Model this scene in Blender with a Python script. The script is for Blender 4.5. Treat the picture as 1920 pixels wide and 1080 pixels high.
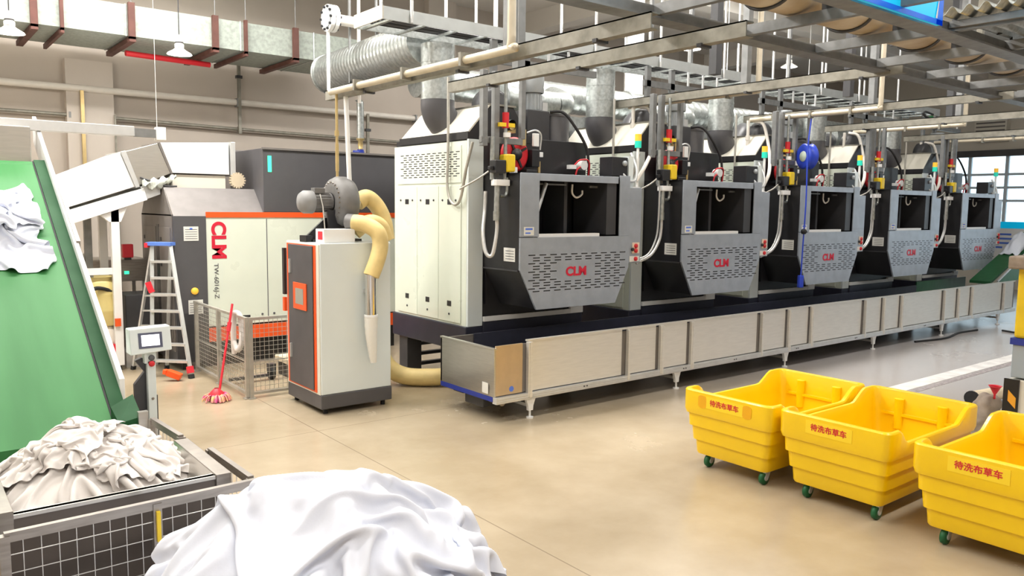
import bpy, bmesh, math, random
import numpy as np
from mathutils import Vector, Matrix, noise
R = math.radians
PI = math.pi
random.seed(4)
for o in list(bpy.data.objects):
    bpy.data.objects.remove(o)
scene = bpy.context.scene
col = scene.collection

# ------------------------------------------------------------------ camera
cam_data = bpy.data.cameras.new('camera')
cam_data.sensor_width = 36.0
cam_data.lens = 36.0 * 1489.25 / 1920.0
cam_data.clip_end = 200
cam = bpy.data.objects.new('camera', cam_data)
col.objects.link(cam)
_r = Vector((0.78572463, -0.61846639, 0.01166768))
_u = Vector((0.0538001, 0.08711617, 0.99474435))
_f = Vector((0.61623239, 0.78096741, -0.10172288))
cam.matrix_world = Matrix(((_r.x, _u.x, -_f.x, 0.0), (_r.y, _u.y, -_f.y, 0.0),
                           (_r.z, _u.z, -_f.z, 2.6), (0, 0, 0, 1)))
scene.camera = cam

# ------------------------------------------------------------------ world, lights, exposure
world = bpy.data.worlds.new('world')
scene.world = world
world.use_nodes = True
bg = world.node_tree.nodes['Background']
bg.inputs[0].default_value = (0.90, 0.95, 1.0, 1)
bg.inputs[1].default_value = 2.2
scene.view_settings.view_transform = 'Standard'
scene.view_settings.look = 'None'
scene.view_settings.gamma = 1
scene.view_settings.use_curve_mapping = False
scene.view_settings.exposure = 0.17

def strip_light(name, loc, sx, sy, watts, colour=(1.0, 0.975, 0.94)):
    d = bpy.data.lights.new(name, 'AREA')
    d.shape = 'RECTANGLE'
    d.size = sx
    d.size_y = sy
    d.energy = watts
    d.color = colour
    o = bpy.data.objects.new(name, d)
    o.location = loc
    col.objects.link(o)
    return o

# rows of suspended ceiling lamps along the hall, out of view; back left row added to brighten the floor
for _y, _z, _x0, _x1, _w in ((5.3, 7.0, -3.0, 21.0, 430), (9.8, 7.4, -3.0, 16.0, 1150), (13.5, 7.2, -3.0, 5.0, 400), (0.3, 7.0, -3.0, 17.0, 520)):
    strip_light('lamp_row_light', ((_x0 + _x1) / 2, _y, _z), _x1 - _x0, 0.5, _w)
    _o = strip_light('ceiling_fill_light', ((_x0 + _x1) / 2, _y, _z + 0.02), _x1 - _x0, 0.5, _w * 0.42)  # added upward strip that brightens the ceiling
    _o.rotation_euler = (PI, 0, 0)

# ------------------------------------------------------------------ mesh helpers
class MB:
    """collects shapes for ONE mesh object; m = material slot of the faces"""
    def __init__(self):
        self.v = []; self.f = []; self.mi = []; self.sm = []
    def add(self, vs, fs, m=0, smooth=False):
        b = len(self.v)
        self.v += [tuple(p) for p in vs]
        for f in fs:
            self.f.append(tuple(i + b for i in f)); self.mi.append(m); self.sm.append(smooth)
        return self
    def box(self, x0, x1, y0, y1, z0, z1, m=0):
        vs = [(x, y, z) for x in (x0, x1) for y in (y0, y1) for z in (z0, z1)]
        return self.add(vs, [(0, 1, 3, 2), (4, 6, 7, 5), (0, 4, 5, 1), (2, 3, 7, 6), (0, 2, 6, 4), (1, 5, 7, 3)], m)
    def bar(self, a, b, w, h, m=0, up=(0, 0, 1)):
        """box beam from a to b, w across, h along 'up'"""
        a = Vector(a); b = Vector(b); d = (b - a).normalized(); u = Vector(up)
        s = d.cross(u)
        if s.length < 1e-4:
            s = d.cross(Vector((1, 0, 0)))
        s.normalize(); t = s.cross(d).normalized()
        vs = []
        for p in (a, b):
            for i, j in ((-1, -1), (1, -1), (1, 1), (-1, 1)):
                vs.append(p + s * (w / 2 * i) + t * (h / 2 * j))
        return self.add(vs, [(3, 2, 1, 0), (4, 5, 6, 7), (0, 1, 5, 4), (1, 2, 6, 5), (2, 3, 7, 6), (3, 0, 4, 7)], m)
    def cyl(self, a, b, r, n=16, m=0, r2=None, cap=True):
        a = Vector(a); b = Vector(b); d = (b - a).normalized()
        s = d.orthogonal().normalized(); t = d.cross(s)
        r2 = r if r2 is None else r2
        vs = []
        for p, q in ((a, r), (b, r2)):
            for k in range(n):
                c = 2 * PI * k / n
                vs.append(p + (s * math.cos(c) + t * math.sin(c)) * q)
        self.add(vs, [(k, (k + 1) % n, n + (k + 1) % n, n + k) for k in range(n)], m, n > 6)
        if cap:
            self.add(vs[:n], [tuple(range(n - 1, -1, -1))], m)
            self.add(vs[n:], [tuple(range(n))], m)
        return self
    def tube(self, pts, r, n=10, m=0, cap=True, rad=None):
        pts = [Vector(p) for p in pts]
        L = len(pts)
        tan = [(pts[min(i + 1, L - 1)] - pts[max(i - 1, 0)]).normalized() for i in range(L)]
        s = tan[0].orthogonal().normalized()
        vs = []
        for i, p in enumerate(pts):
            s = (s - tan[i] * s.dot(tan[i]))
            s = s.normalized() if s.length > 1e-5 else tan[i].orthogonal().normalized()
            t = tan[i].cross(s)
            q = rad[i] if rad else r
            for k in range(n):
                c = 2 * PI * k / n
                vs.append(p + (s * math.cos(c) + t * math.sin(c)) * q)
        fs = [(i * n + k, i * n + (k + 1) % n, (i + 1) * n + (k + 1) % n, (i + 1) * n + k)
              for i in range(L - 1) for k in range(n)]
        self.add(vs, fs, m, True)
        if cap:
            self.add(vs[:n], [tuple(range(n - 1, -1, -1))], m)
            self.add(vs[-n:], [tuple(range(n))], m)
        return self
    def lathe(self, prof, origin=(0, 0, 0), axis='z', n=24, m=0):
        o = Vector(origin); vs = []
        for r, h in prof:
            for k in range(n):
                c = 2 * PI * k / n; x, y = r * math.cos(c), r * math.sin(c)
                p = {'z': (x, y, h), 'y': (x, h, y), 'x': (h, x, y)}[axis]
                vs.append(o + Vector(p))
        fs = [(i * n + k, i * n + (k + 1) % n, (i + 1) * n + (k + 1) % n, (i + 1) * n + k)
              for i in range(len(prof) - 1) for k in range(n)]
        return self.add(vs, fs, m, True)
    def prism(self, poly, a, b, axis='y', m=0):
        """polygon extruded along axis; poly = the two other coordinates in order"""
        def P(p, h):
            return {'y': (p[0], h, p[1]), 'x': (h, p[0], p[1]), 'z': (p[0], p[1], h)}[axis]
        n = len(poly)
        vs = [P(p, a) for p in poly] + [P(p, b) for p in poly]
        return self.add(vs, [tuple(range(n - 1, -1, -1)), tuple(range(n, 2 * n))] +
                        [(k, (k + 1) % n, n + (k + 1) % n, n + k) for k in range(n)], m)
    def quad(self, a, b, c, d, m=0):
        return self.add([a, b, c, d], [(0, 1, 2, 3)], m)
    def grid(self, fn, nu, nv, m=0, smooth=True):
        vs = [fn(i / nu, j / nv) for i in range(nu + 1) for j in range(nv + 1)]
        fs = [(i * (nv + 1) + j, (i + 1) * (nv + 1) + j, (i + 1) * (nv + 1) + j + 1, i * (nv + 1) + j + 1)
              for i in range(nu) for j in range(nv)]
        return self.add(vs, fs, m, smooth)
    def wires(self, o, du, dv, nu, nv, r, m=0):
        """welded wire mesh in the plane o + u*du + v*dv"""
        o = Vector(o); du = Vector(du); dv = Vector(dv); nn = du.cross(dv).normalized()
        for i in range(nu + 1):
            p = o + du * (i / nu)
            self.bar(p, p + dv, r, r, m, nn)
        for j in range(nv + 1):
            p = o + dv * (j / nv)
            self.bar(p + nn * r * 0.8, p + du + nn * r * 0.8, r, r, m, nn)
        return self
    def build(self, name, mats, parent=None, bevel=0.0, loc=None, solid=0.0, subsurf=0, recalc=True):
        me = bpy.data.meshes.new(name)
        me.from_pydata(self.v, [], self.f)
        if not isinstance(mats, (list, tuple)):
            mats = [mats]
        for mt in mats:
            me.materials.append(mt)
        me.polygons.foreach_set('material_index', self.mi)
        me.polygons.foreach_set('use_smooth', self.sm)
        if recalc:
            bm = bmesh.new(); bm.from_mesh(me)
            bmesh.ops.recalc_face_normals(bm, faces=bm.faces)
            bm.to_mesh(me); bm.free()
        me.update()
        o = bpy.data.objects.new(name, me)
        col.objects.link(o)
        if parent is not None:
            o.parent = parent
        if loc is not None:
            o.location = loc
        if bevel:
            b = o.modifiers.new('bevel', 'BEVEL'); b.width = bevel; b.segments = 2
            b.limit_method = 'ANGLE'; b.angle_limit = R(40)
        if solid:
            s = o.modifiers.new('solid', 'SOLIDIFY'); s.thickness = solid
        if subsurf:
            s = o.modifiers.new('sub', 'SUBSURF'); s.levels = subsurf; s.render_levels = subsurf
        return o

def each(name, m, parent, boxes, bevel=0.0):
    """one part per box"""
    for b in boxes:
        MB().box(*b).build(name, m, parent, bevel=bevel)
def tag(o, label=None, cat=None, group=None, kind=None):
    if label: o['label'] = label
    if cat: o['category'] = cat
    if group: o['group'] = group
    if kind: o['kind'] = kind
    return o
def thing(name, loc, label, cat, group=None, rz=0.0):
    o = bpy.data.objects.new(name, None)
    o.empty_display_size = 0.2
    o.location = loc
    o.rotation_euler = (0, 0, rz)
    col.objects.link(o)
    return tag(o, label, cat, group)
def copy_tree(o, parent=None):
    c = o.copy(); col.objects.link(c)
    if parent is not None: c.parent = parent
    for ch in list(o.children):
        copy_tree(ch, c)
    return c
def smooth_path(pts, n=8):
    """Catmull-Rom through the points"""
    P = [Vector(p) for p in pts]; P = [P[0] * 2 - P[1]] + P + [P[-1] * 2 - P[-2]]
    out = []
    for i in range(1, len(P) - 2):
        for k in range(n):
            t = k / n
            out.append(0.5 * ((2 * P[i]) + (P[i + 1] - P[i - 1]) * t +
                       (2 * P[i - 1] - 5 * P[i] + 4 * P[i + 1] - P[i + 2]) * t * t +
                       (3 * P[i] - P[i - 1] - 3 * P[i + 1] + P[i + 2]) * t ** 3))
    out.append(P[-2])
    return out
def text_mesh(name, body, size, mat, parent, loc, rot, bold=0.0, depth=0.002, sx=1.0):
    cu = bpy.data.curves.new(name, 'FONT')
    cu.body = body; cu.size = size; cu.align_x = 'CENTER'; cu.align_y = 'CENTER'
    cu.extrude = depth; cu.offset = bold
    t = bpy.data.objects.new(name + '_tmp', cu); col.objects.link(t)
    dg = bpy.context.evaluated_depsgraph_get()
    me = bpy.data.meshes.new_from_object(t.evaluated_get(dg))
    bpy.data.objects.remove(t); bpy.data.curves.remove(cu)
    me.name = name
    me.materials.clear(); me.materials.append(mat)
    o = bpy.data.objects.new(name, me); col.objects.link(o)
    o.parent = parent; o.location = loc; o.rotation_euler = rot; o.scale = (sx, 1, 1)
    return o

# ------------------------------------------------------------------ materials
def mat(name, c, rough=0.5, metal=0.0, var=0.0, scale=6.0, bump=0.0, bscale=40.0, c2=None, coat=0.0, emit=0.0, stretch=None, spec=None):
    m = bpy.data.materials.new(name); m.use_nodes = True
    nt = m.node_tree; N = nt.nodes; Lk = nt.links; b = N['Principled BSDF']
    b.inputs['Base Color'].default_value = (*c, 1)
    b.inputs['Roughness'].default_value = rough
    b.inputs['Metallic'].default_value = metal
    if coat: b.inputs['Coat Weight'].default_value = coat
    if spec is not None: b.inputs['Specular IOR Level'].default_value = spec
    if emit:
        b.inputs['Emission Color'].default_value = (*c, 1); b.inputs['Emission Strength'].default_value = emit
    tc = N.new('ShaderNodeTexCoord'); src = tc.outputs['Object']
    if stretch:
        mp = N.new('ShaderNodeMapping'); mp.inputs['Scale'].default_value = stretch
        Lk.new(src, mp.inputs[0]); src = mp.outputs[0]
    if var:
        nz = N.new('ShaderNodeTexNoise'); nz.inputs['Scale'].default_value = scale; nz.inputs['Detail'].default_value = 5
        Lk.new(src, nz.inputs[0])
        mx = N.new('ShaderNodeMix'); mx.data_type = 'RGBA'
        d = c2 if c2 else tuple(max(0, x * (1 - var)) for x in c)
        mx.inputs[6].default_value = (*c, 1); mx.inputs[7].default_value = (*d, 1)
        rp = N.new('ShaderNodeValToRGB'); rp.color_ramp.elements[0].position = 0.38; rp.color_ramp.elements[1].position = 0.66
        Lk.new(nz.outputs[0], rp.inputs[0]); Lk.new(rp.outputs[0], mx.inputs[0])
        Lk.new(mx.outputs[2], b.inputs['Base Color'])
        mr = N.new('ShaderNodeMapRange'); mr.inputs[3].default_value = rough * 0.85; mr.inputs[4].default_value = min(1, rough * 1.2)
        Lk.new(nz.outputs[0], mr.inputs[0]); Lk.new(mr.outputs[0], b.inputs['Roughness'])
    if bump:
        n2 = N.new('ShaderNodeTexNoise'); n2.inputs['Scale'].default_value = bscale; n2.inputs['Detail'].default_value = 4
        Lk.new(src, n2.inputs[0])
        bp = N.new('ShaderNodeBump'); bp.inputs['Strength'].default_value = bump; bp.inputs['Distance'].default_value = 0.02
        Lk.new(n2.outputs[0], bp.inputs['Height']); Lk.new(bp.outputs[0], b.inputs['Normal'])
    return m

M = {}
M['wall'] = mat('wall_paint', (0.56, 0.50, 0.44), 0.85, var=0.10, scale=0.6)
M['pilaster'] = mat('wall_paint_pale', (0.63, 0.57, 0.51), 0.85, var=0.06, scale=0.8)
M['endwall'] = mat('wall_cream', (0.66, 0.62, 0.54), 0.85, var=0.06, scale=0.6)
M['ceil'] = mat('ceiling_paint', (0.78, 0.75, 0.70), 0.9, var=0.05, scale=0.5)
M['mint'] = mat('mint_white_enamel', (0.72, 0.77, 0.67), 0.28, var=0.04, scale=2, coat=0.3)
M['white'] = mat('white_enamel', (0.86, 0.86, 0.85), 0.35, var=0.03, scale=4)
M['cool_white'] = mat('cool_white_enamel', (0.72, 0.78, 0.78), 0.3, var=0.03, scale=3, coat=0.2)
M['cream'] = mat('cream_enamel', (0.74, 0.71, 0.62), 0.5, var=0.05, scale=3)
M['grey'] = mat('blue_grey_sheet', (0.37, 0.41, 0.47), 0.38, 0.25, var=0.12, scale=5, coat=0.1)
M['black'] = mat('black_enamel', (0.022, 0.022, 0.025), 0.35, var=0.2, scale=4)
M['dark'] = mat('charcoal_enamel', (0.05, 0.05, 0.055), 0.4, var=0.15, scale=4)
M['navy'] = mat('navy_black_steel', (0.028, 0.03, 0.05), 0.35, var=0.2, scale=5)
M['darkgrey'] = mat('dark_grey_panel', (0.085, 0.083, 0.09), 0.4, var=0.1, scale=3)
M['taupe'] = mat('taupe_panel', (0.17, 0.155, 0.145), 0.45, var=0.1, scale=3)
M['orange'] = mat('orange_enamel', (0.85, 0.10, 0.015), 0.35, var=0.05)
M['red'] = mat('red_paint', (0.65, 0.02, 0.03), 0.4, var=0.1)
M['logo'] = mat('red_logo', (0.62, 0.01, 0.04), 0.45)
M['stain'] = mat('brushed_stainless', (0.62, 0.60, 0.56), 0.30, 0.9, var=0.08, scale=5, stretch=(1, 1, 12), bump=0.02)
M['panel'] = mat('satin_stainless_panel', (0.80, 0.78, 0.73), 0.32, 0.55, var=0.06, scale=4, stretch=(1, 1, 10), bump=0.015)
M['chrome'] = mat('polished_steel', (0.75, 0.73, 0.70), 0.14, 1.0)
M['guard'] = mat('deep_green_guard', (0.012, 0.075, 0.024), 0.6, var=0.15, scale=3, spec=0.2)
M['stain_dark'] = mat('dull_stainless', (0.36, 0.33, 0.30), 0.38, 0.85, var=0.2, scale=5, stretch=(1, 1, 8), bump=0.03)
M['alu'] = mat('aluminium', (0.70, 0.71, 0.71), 0.35, 0.6, var=0.08, scale=8)
M['galv'] = mat('galvanised_steel', (0.50, 0.53, 0.52), 0.36, 0.8, var=0.28, scale=22, bump=0.03)
M['galvduct'] = mat('galvanised_duct', (0.37, 0.41, 0.37), 0.6, 0.35, var=0.22, scale=14)
M['steel'] = mat('grey_steel_section', (0.25, 0.255, 0.255), 0.45, 0.5, var=0.2, scale=7)
M['steelwarm'] = mat('weathered_steel_section', (0.30, 0.285, 0.24), 0.5, 0.45, var=0.25, scale=9)
M['brown'] = mat('rust_brown_paint', (0.10, 0.035, 0.025), 0.6, var=0.2)
M['pipewhite'] = mat('white_pipe_paint', (0.78, 0.74, 0.68), 0.45, var=0.06)
M['pipecream'] = mat('pale_brass_pipe', (0.70, 0.62, 0.48), 0.38, 0.25, var=0.12)
M['brass'] = mat('brass', (0.62, 0.47, 0.22), 0.4, 0.7, var=0.15)
M['green'] = mat('green_belt', (0.040, 0.20, 0.055), 0.55, var=0.18, scale=1.6, stretch=(2.5, 0.3, 0.3), spec=0.3)
M['greend'] = mat('dark_green_sheet', (0.02, 0.11, 0.04), 0.4, var=0.1)
M['yellow'] = mat('yellow_plastic', (0.93, 0.61, 0.002), 0.30, var=0.05, scale=2, coat=0.15)
M['sticker_y'] = mat('yellow_sticker', (0.93, 0.66, 0.02), 0.4)
M['yel2'] = mat('yellow_paint', (0.85, 0.60, 0.02), 0.4, var=0.1)
M['hose'] = mat('yellow_flex_hose', (0.82, 0.63, 0.27), 0.5, var=0.15, scale=6)
M['linen'] = mat('white_linen', (0.70, 0.73, 0.82), 0.85, var=0.03, scale=5, bump=0.04, bscale=60)
M['linen_warm'] = mat('used_white_linen', (0.78, 0.74, 0.71), 0.9, var=0.10, scale=4, bump=0.05, bscale=60)
M['wire'] = mat('zinc_wire', (0.55, 0.53, 0.48), 0.4, 0.6, var=0.2)
M['wood'] = mat('timber_board', (0.55, 0.44, 0.30), 0.6, var=0.2, scale=5, stretch=(1, 8, 8))
M['rubber'] = mat('black_rubber', (0.015, 0.015, 0.016), 0.7)
M['greenrub'] = mat('green_rubber', (0.005, 0.10, 0.03), 0.5)
M['blue'] = mat('blue_plastic', (0.02, 0.06, 0.55), 0.4, var=0.1)
M['bluerail'] = mat('blue_paint', (0.02, 0.04, 0.30), 0.4, var=0.1)
M['paper'] = mat('paper_label', (0.72, 0.72, 0.68), 0.7)
M['ink'] = mat('dark_print', (0.10, 0.10, 0.11), 0.7)
M['blueink'] = mat('blue_print', (0.10, 0.20, 0.70), 0.6)
M['castgrey'] = mat('cast_grey_iron', (0.17, 0.165, 0.16), 0.5, 0.2, var=0.15, scale=10)
M['motor'] = mat('grey_motor_paint', (0.40, 0.43, 0.45), 0.45, var=0.1)
M['brownpipe'] = mat('kraft_brown_board', (0.34, 0.25, 0.15), 0.6, var=0.4, scale=1.6, c2=(0.56, 0.50, 0.41))
M['glassy'] = mat('machine_window', (0.30, 0.31, 0.30), 0.1, coat=0.3)
M['lampwhite'] = mat('lamp_reflector', (0.85, 0.83, 0.78), 0.4)
M['bulb'] = mat('lit_bulb', (1.0, 0.95, 0.85), 0.4, emit=9.0)
M['green_led'] = mat('green_lamp', (0.05, 0.85, 0.45), 0.4, emit=1.2)
M['amber_led'] = mat('amber_lens', (0.90, 0.50, 0.05), 0.3, emit=0.3)
M['teal_led'] = mat('teal_lens', (0.02, 0.55, 0.40), 0.3, emit=0.4)
M['screen'] = mat('lit_screen', (0.93, 0.95, 1.0), 0.3, emit=0.9)
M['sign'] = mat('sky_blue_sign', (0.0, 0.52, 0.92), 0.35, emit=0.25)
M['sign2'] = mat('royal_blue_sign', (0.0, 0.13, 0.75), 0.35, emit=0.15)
M['pink'] = mat('pink_fibre', (0.88, 0.12, 0.38), 0.8, var=0.3, scale=14, c2=(0.90, 0.62, 0.25))
M['redplastic'] = mat('red_plastic', (0.72, 0.03, 0.05), 0.4)
M['drumyellow'] = mat('translucent_yellow_drum', (0.72, 0.60, 0.25), 0.4, var=0.1)
M['drumwhite'] = mat('white_drum', (0.72, 0.66, 0.58), 0.45, var=0.05)
M['tread'] = mat('beige_block', (0.68, 0.58, 0.42), 0.6, var=0.1)
M['sock'] = mat('white_filter_cloth', (0.78, 0.76, 0.70), 0.85, bump=0.3, bscale=50)
M['sheer'] = mat('pale_sheet', (0.70, 0.75, 0.85), 0.7)
M['clear'] = mat('grey_acrylic', (0.36, 0.42, 0.48), 0.2)
M['haz'] = mat('hazard_orange', (0.85, 0.38, 0.03), 0.5)
M['rag'] = mat('grey_brown_cloth', (0.34, 0.28, 0.23), 0.9, var=0.3, scale=9)
# ------------------------------------------------------------------ floor
def floor_material():
    m = bpy.data.materials.new('polished_concrete'); m.use_nodes = True
    nt = m.node_tree; N = nt.nodes; Lk = nt.links; b = N['Principled BSDF']
    g = N.new('ShaderNodeNewGeometry')
    sep = N.new('ShaderNodeSeparateXYZ'); Lk.new(g.outputs['Position'], sep.inputs[0])
    n1 = N.new('ShaderNodeTexNoise'); n1.inputs['Scale'].default_value = 0.55; n1.inputs['Detail'].default_value = 6
    n1.inputs['Roughness'].default_value = 0.6
    Lk.new(g.outputs['Position'], n1.inputs[0])
    r1 = N.new('ShaderNodeValToRGB'); e = r1.color_ramp.elements
    e[0].position = 0.33; e[0].color = (0.335, 0.265, 0.170, 1)
    e[1].position = 0.68; e[1].color = (0.48, 0.40, 0.285, 1)
    Lk.new(n1.outputs[0], r1.inputs[0])
    n2 = N.new('ShaderNodeTexNoise'); n2.inputs['Scale'].default_value = 2.6; n2.inputs['Detail'].default_value = 8
    Lk.new(g.outputs['Position'], n2.inputs[0])
    mx = N.new('ShaderNodeMix'); mx.data_type = 'RGBA'; mx.blend_type = 'MULTIPLY'; mx.inputs[0].default_value = 0.12
    r2 = N.new('ShaderNodeValToRGB'); r2.color_ramp.elements[0].position = 0.25; r2.color_ramp.elements[0].color = (0.72, 0.70, 0.68, 1)
    r2.color_ramp.elements[1].position = 0.85
    Lk.new(n2.outputs[0], r2.inputs[0]); Lk.new(r1.outputs[0], mx.inputs[6]); Lk.new(r2.outputs[0], mx.inputs[7])
    # floor greys towards the right: cool light and reflections put into the colour
    ramp = N.new('ShaderNodeMapRange'); ramp.inputs[1].default_value = 7.0; ramp.inputs[2].default_value = 12.5
    Lk.new(sep.outputs['X'], ramp.inputs[0])
    mx2 = N.new('ShaderNodeMix'); mx2.data_type = 'RGBA'
    mx2.inputs[7].default_value = (0.40, 0.375, 0.365, 1)
    Lk.new(ramp.outputs[0], mx2.inputs[0]); Lk.new(mx.outputs[2], mx2.inputs[6])
    # saw cut joints
    def line(axis, at, w):
        a = N.new('ShaderNodeMath'); a.operation = 'SUBTRACT'; a.inputs[1].default_value = at
        Lk.new(sep.outputs[axis], a.inputs[0])
        c = N.new('ShaderNodeMath'); c.operation = 'ABSOLUTE'; Lk.new(a.outputs[0], c.inputs[0])
        d = N.new('ShaderNodeMath'); d.operation = 'LESS_THAN'; d.inputs[1].default_value = w
        Lk.new(c.outputs[0], d.inputs[0]); return d.outputs[0]
    mm = N.new('ShaderNodeMath'); mm.operation = 'MAXIMUM'
    Lk.new(line('X', 3.80, 0.006), mm.inputs[0]); Lk.new(line('Y', 8.4, 0.005), mm.inputs[1])
    mx3 = N.new('ShaderNodeMix'); mx3.data_type = 'RGBA'; mx3.inputs[7].default_value = (0.20, 0.15, 0.10, 1)
    sc = N.new('ShaderNodeMath'); sc.operation = 'MULTIPLY'; sc.inputs[1].default_value = 0.75
    Lk.new(mm.outputs[0], sc.inputs[0]); Lk.new(sc.outputs[0], mx3.inputs[0])
    Lk.new(mx2.outputs[2], mx3.inputs[6]); Lk.new(mx3.outputs[2], b.inputs['Base Color'])
    mr = N.new('ShaderNodeMapRange'); mr.inputs[3].default_value = 0.16; mr.inputs[4].default_value = 0.34
    Lk.new(n1.outputs[0], mr.inputs[0]); Lk.new(mr.outputs[0], b.inputs['Roughness'])
    bp = N.new('ShaderNodeBump'); bp.inputs['Strength'].default_value = 0.008
    Lk.new(n2.outputs[0], bp.inputs['Height']); Lk.new(bp.outputs[0], b.inputs['Normal'])
    return m
M['floor'] = floor_material()
def struct(name, mb, m, bevel=0.0):
    o = mb.build(name, m, bevel=bevel); o['kind'] = 'structure'; return o

struct('floor', MB().box(-6.3, 34, -4.3, 17.3, -0.1, 0.0), M['floor'])
# back wall with recesses left above the big opening; hall end wall with the long window
struct('wall_back', MB().box(-6, 30.3, 17.0, 17.3, 0, 7.6), M['wall'])
wr = MB()
wr.box(30.0, 30.3, -4.0, 17.0, 4.62, 7.6).box(30.0, 30.3, -4.0, 17.0, 0, 0.85)
wr.box(30.0, 30.3, 14.6, 17.0, 0.85, 4.62).box(30.0, 30.3, -4.0, -2.0, 0.85, 4.62)
struct('wall_right', wr, M['endwall'])
struct('ceiling', MB().box(-6.3, 30.3, -4.3, 17.3, 7.6, 7.75), M['ceil'])
struct('wall_left', MB().box(-6.3, -6.0, -4.3, 17.3, 0, 7.6), M['wall'])
struct('wall_front', MB().box(-6.0, 30.3, -4.3, -4.0, 0, 7.6), M['wall'])
# pilasters on the back wall
for i, (x0, x1, zt) in enumerate(((2.75, 3.55, 5.22), (10.6, 11.4, 7.6), (19.0, 19.8, 7.6))):
    struct('trim_%d' % (i + 1), MB().box(x0, x1, 16.8, 17.0, 0, zt), M['pilaster'])
# ceiling beams
for i, y in enumerate((1.2, 6.6, 12.0)):
    struct('trim_%d' % (i + 4), MB().box(-6, 30, y - 0.2, y + 0.2, 7.15, 7.6), M['ceil'])
for i, x in enumerate((13.6, 21.5)):
    struct('trim_%d' % (i + 7), MB().box(x - 0.22, x + 0.22, -4, 17, 7.1, 7.6), M['ceil'])
# end window: dark head beam, mullions, panes
win = MB()
win.box(29.85, 30.05, -2.0, 14.6, 4.5, 4.72)
wf = MB()
for k in range(15):
    y = -2.0 + 16.6 * k / 14
    wf.box(30.08, 30.2, y - 0.05, y + 0.05, 0.85, 4.55)
for z in (1.9, 3.0, 3.45, 3.9):
    wf.box(30.1, 30.18, -2.0, 14.6, z - 0.04, z + 0.04)
w1 = struct('window_1', win, M['dark'])
wfo = wf.build('window_frame', mat('pale_blue_frame', (0.55, 0.65, 0.72), 0.4, var=0.05), w1)
def glass_material():
    m = bpy.data.materials.new('window_glass'); m.use_nodes = True
    nt = m.node_tree; N = nt.nodes; Lk = nt.links
    for n in list(N):
        if n.type != 'OUTPUT_MATERIAL': N.remove(n)
    out = [n for n in N if n.type == 'OUTPUT_MATERIAL'][0]
    t = N.new('ShaderNodeBsdfTransparent'); t.inputs[0].default_value = (0.86, 0.94, 0.97, 1)
    g = N.new('ShaderNodeBsdfGlossy'); g.inputs['Roughness'].default_value = 0.05
    f = N.new('ShaderNodeFresnel'); mx = N.new('ShaderNodeMixShader')
    Lk.new(f.outputs[0], mx.inputs[0]); Lk.new(t.outputs[0], mx.inputs[1]); Lk.new(g.outputs[0], mx.inputs[2])
    Lk.new(mx.outputs[0], out.inputs[0]); return m
M['glass'] = glass_material()
MB().box(30.13, 30.145, -2.0, 14.6, 0.85, 4.55).build('pane', M['glass'], w1)

# white painted stripe and the worn channel beside it on the floor
tag(MB().box(10.6, 24, 5.36, 5.62, 0.0, 0.004).build('floor_stripe', mat('worn_white_paint', (0.74, 0.72, 0.70), 0.5, var=0.25, scale=4)),
    'worn white line painted along the aisle floor beside the trough', 'floor marking')
tag(MB().box(10.6, 24, 5.22, 5.33, 0.0, 0.004).build('channel_cover', mat('channel_grey', (0.36, 0.32, 0.32), 0.6, var=0.5, scale=18)),
    'thin speckled grey channel strip along the white floor line', 'drain')

# ------------------------------------------------------------------ services on the back wall
def pipe_thing(name, pts, r, m, label, cat, group=None, clamps=None, cm=None):
    t = thing(name, pts[0], label, cat, group)
    o = Vector(pts[0])
    MB().tube([Vector(p) - o for p in pts], r, 10).build('pipe_run', m, t)
    for c in (clamps or []):
        c = Vector(c) - o
        MB().box(c.x - 0.02, c.x + 0.02, c.y - r - 0.02, c.y + r + 0.02, c.z - r - 0.02, c.z + r + 0.02).build('clamp', cm or M['steel'], t)
    return t
pipe_thing('wall_pipe', [(-3, 16.8, 4.69), (16, 16.8, 4.70)], 0.065, M['pipewhite'],
           'thick pale pipe running level along the left back wall', 'pipe', 'pipes along the back wall', [(1, 16.8, 4.69), (5.9, 16.8, 4.69), (10.2, 16.8, 4.69)])
pipe_thing('wall_pipe', [(-3, 16.85, 4.22), (2.9, 16.85, 4.2), (3.3, 16.85, 4.2), (6.0, 16.85, 4.15), (16, 16.85, 4.05)], 0.035, M['steelwarm'],
           'thin grey pipe on the back wall below the thick pale pipe', 'pipe', 'pipes along the back wall', [(2.8, 16.85, 4.2), (5.95, 16.85, 4.15)])
for x, zt, zb, lab in ((5.93, 6.1, 4.05, 'tall grey drop pipe rising behind the rectangular duct'), (3.0, 4.65, 0.9, 'rusty drop pipe on the pilaster behind the green conveyor'), (3.55, 4.25, 0.9, 'thin dark drop pipe right of the pilaster above white tunnel'), (8.9, 4.7, 3.8, 'short drop pipe on back wall behind brass vent')):
    t = thing('drop_pipe', (x, 16.74, zb), lab, 'pipe')
    MB().bar((0, 0, 0), (0, 0, zt - zb), 0.06 if x != 3.55 else 0.03, 0.06 if x != 3.55 else 0.03).build('riser', M['steelwarm'] if x != 3.0 else M['brass'], t)
    MB().box(-0.06, 0.06, -0.05, 0.05, (zt - zb) * 0.55, (zt - zb) * 0.55 + 0.06).build('coupling', M['dark'], t)

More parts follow.
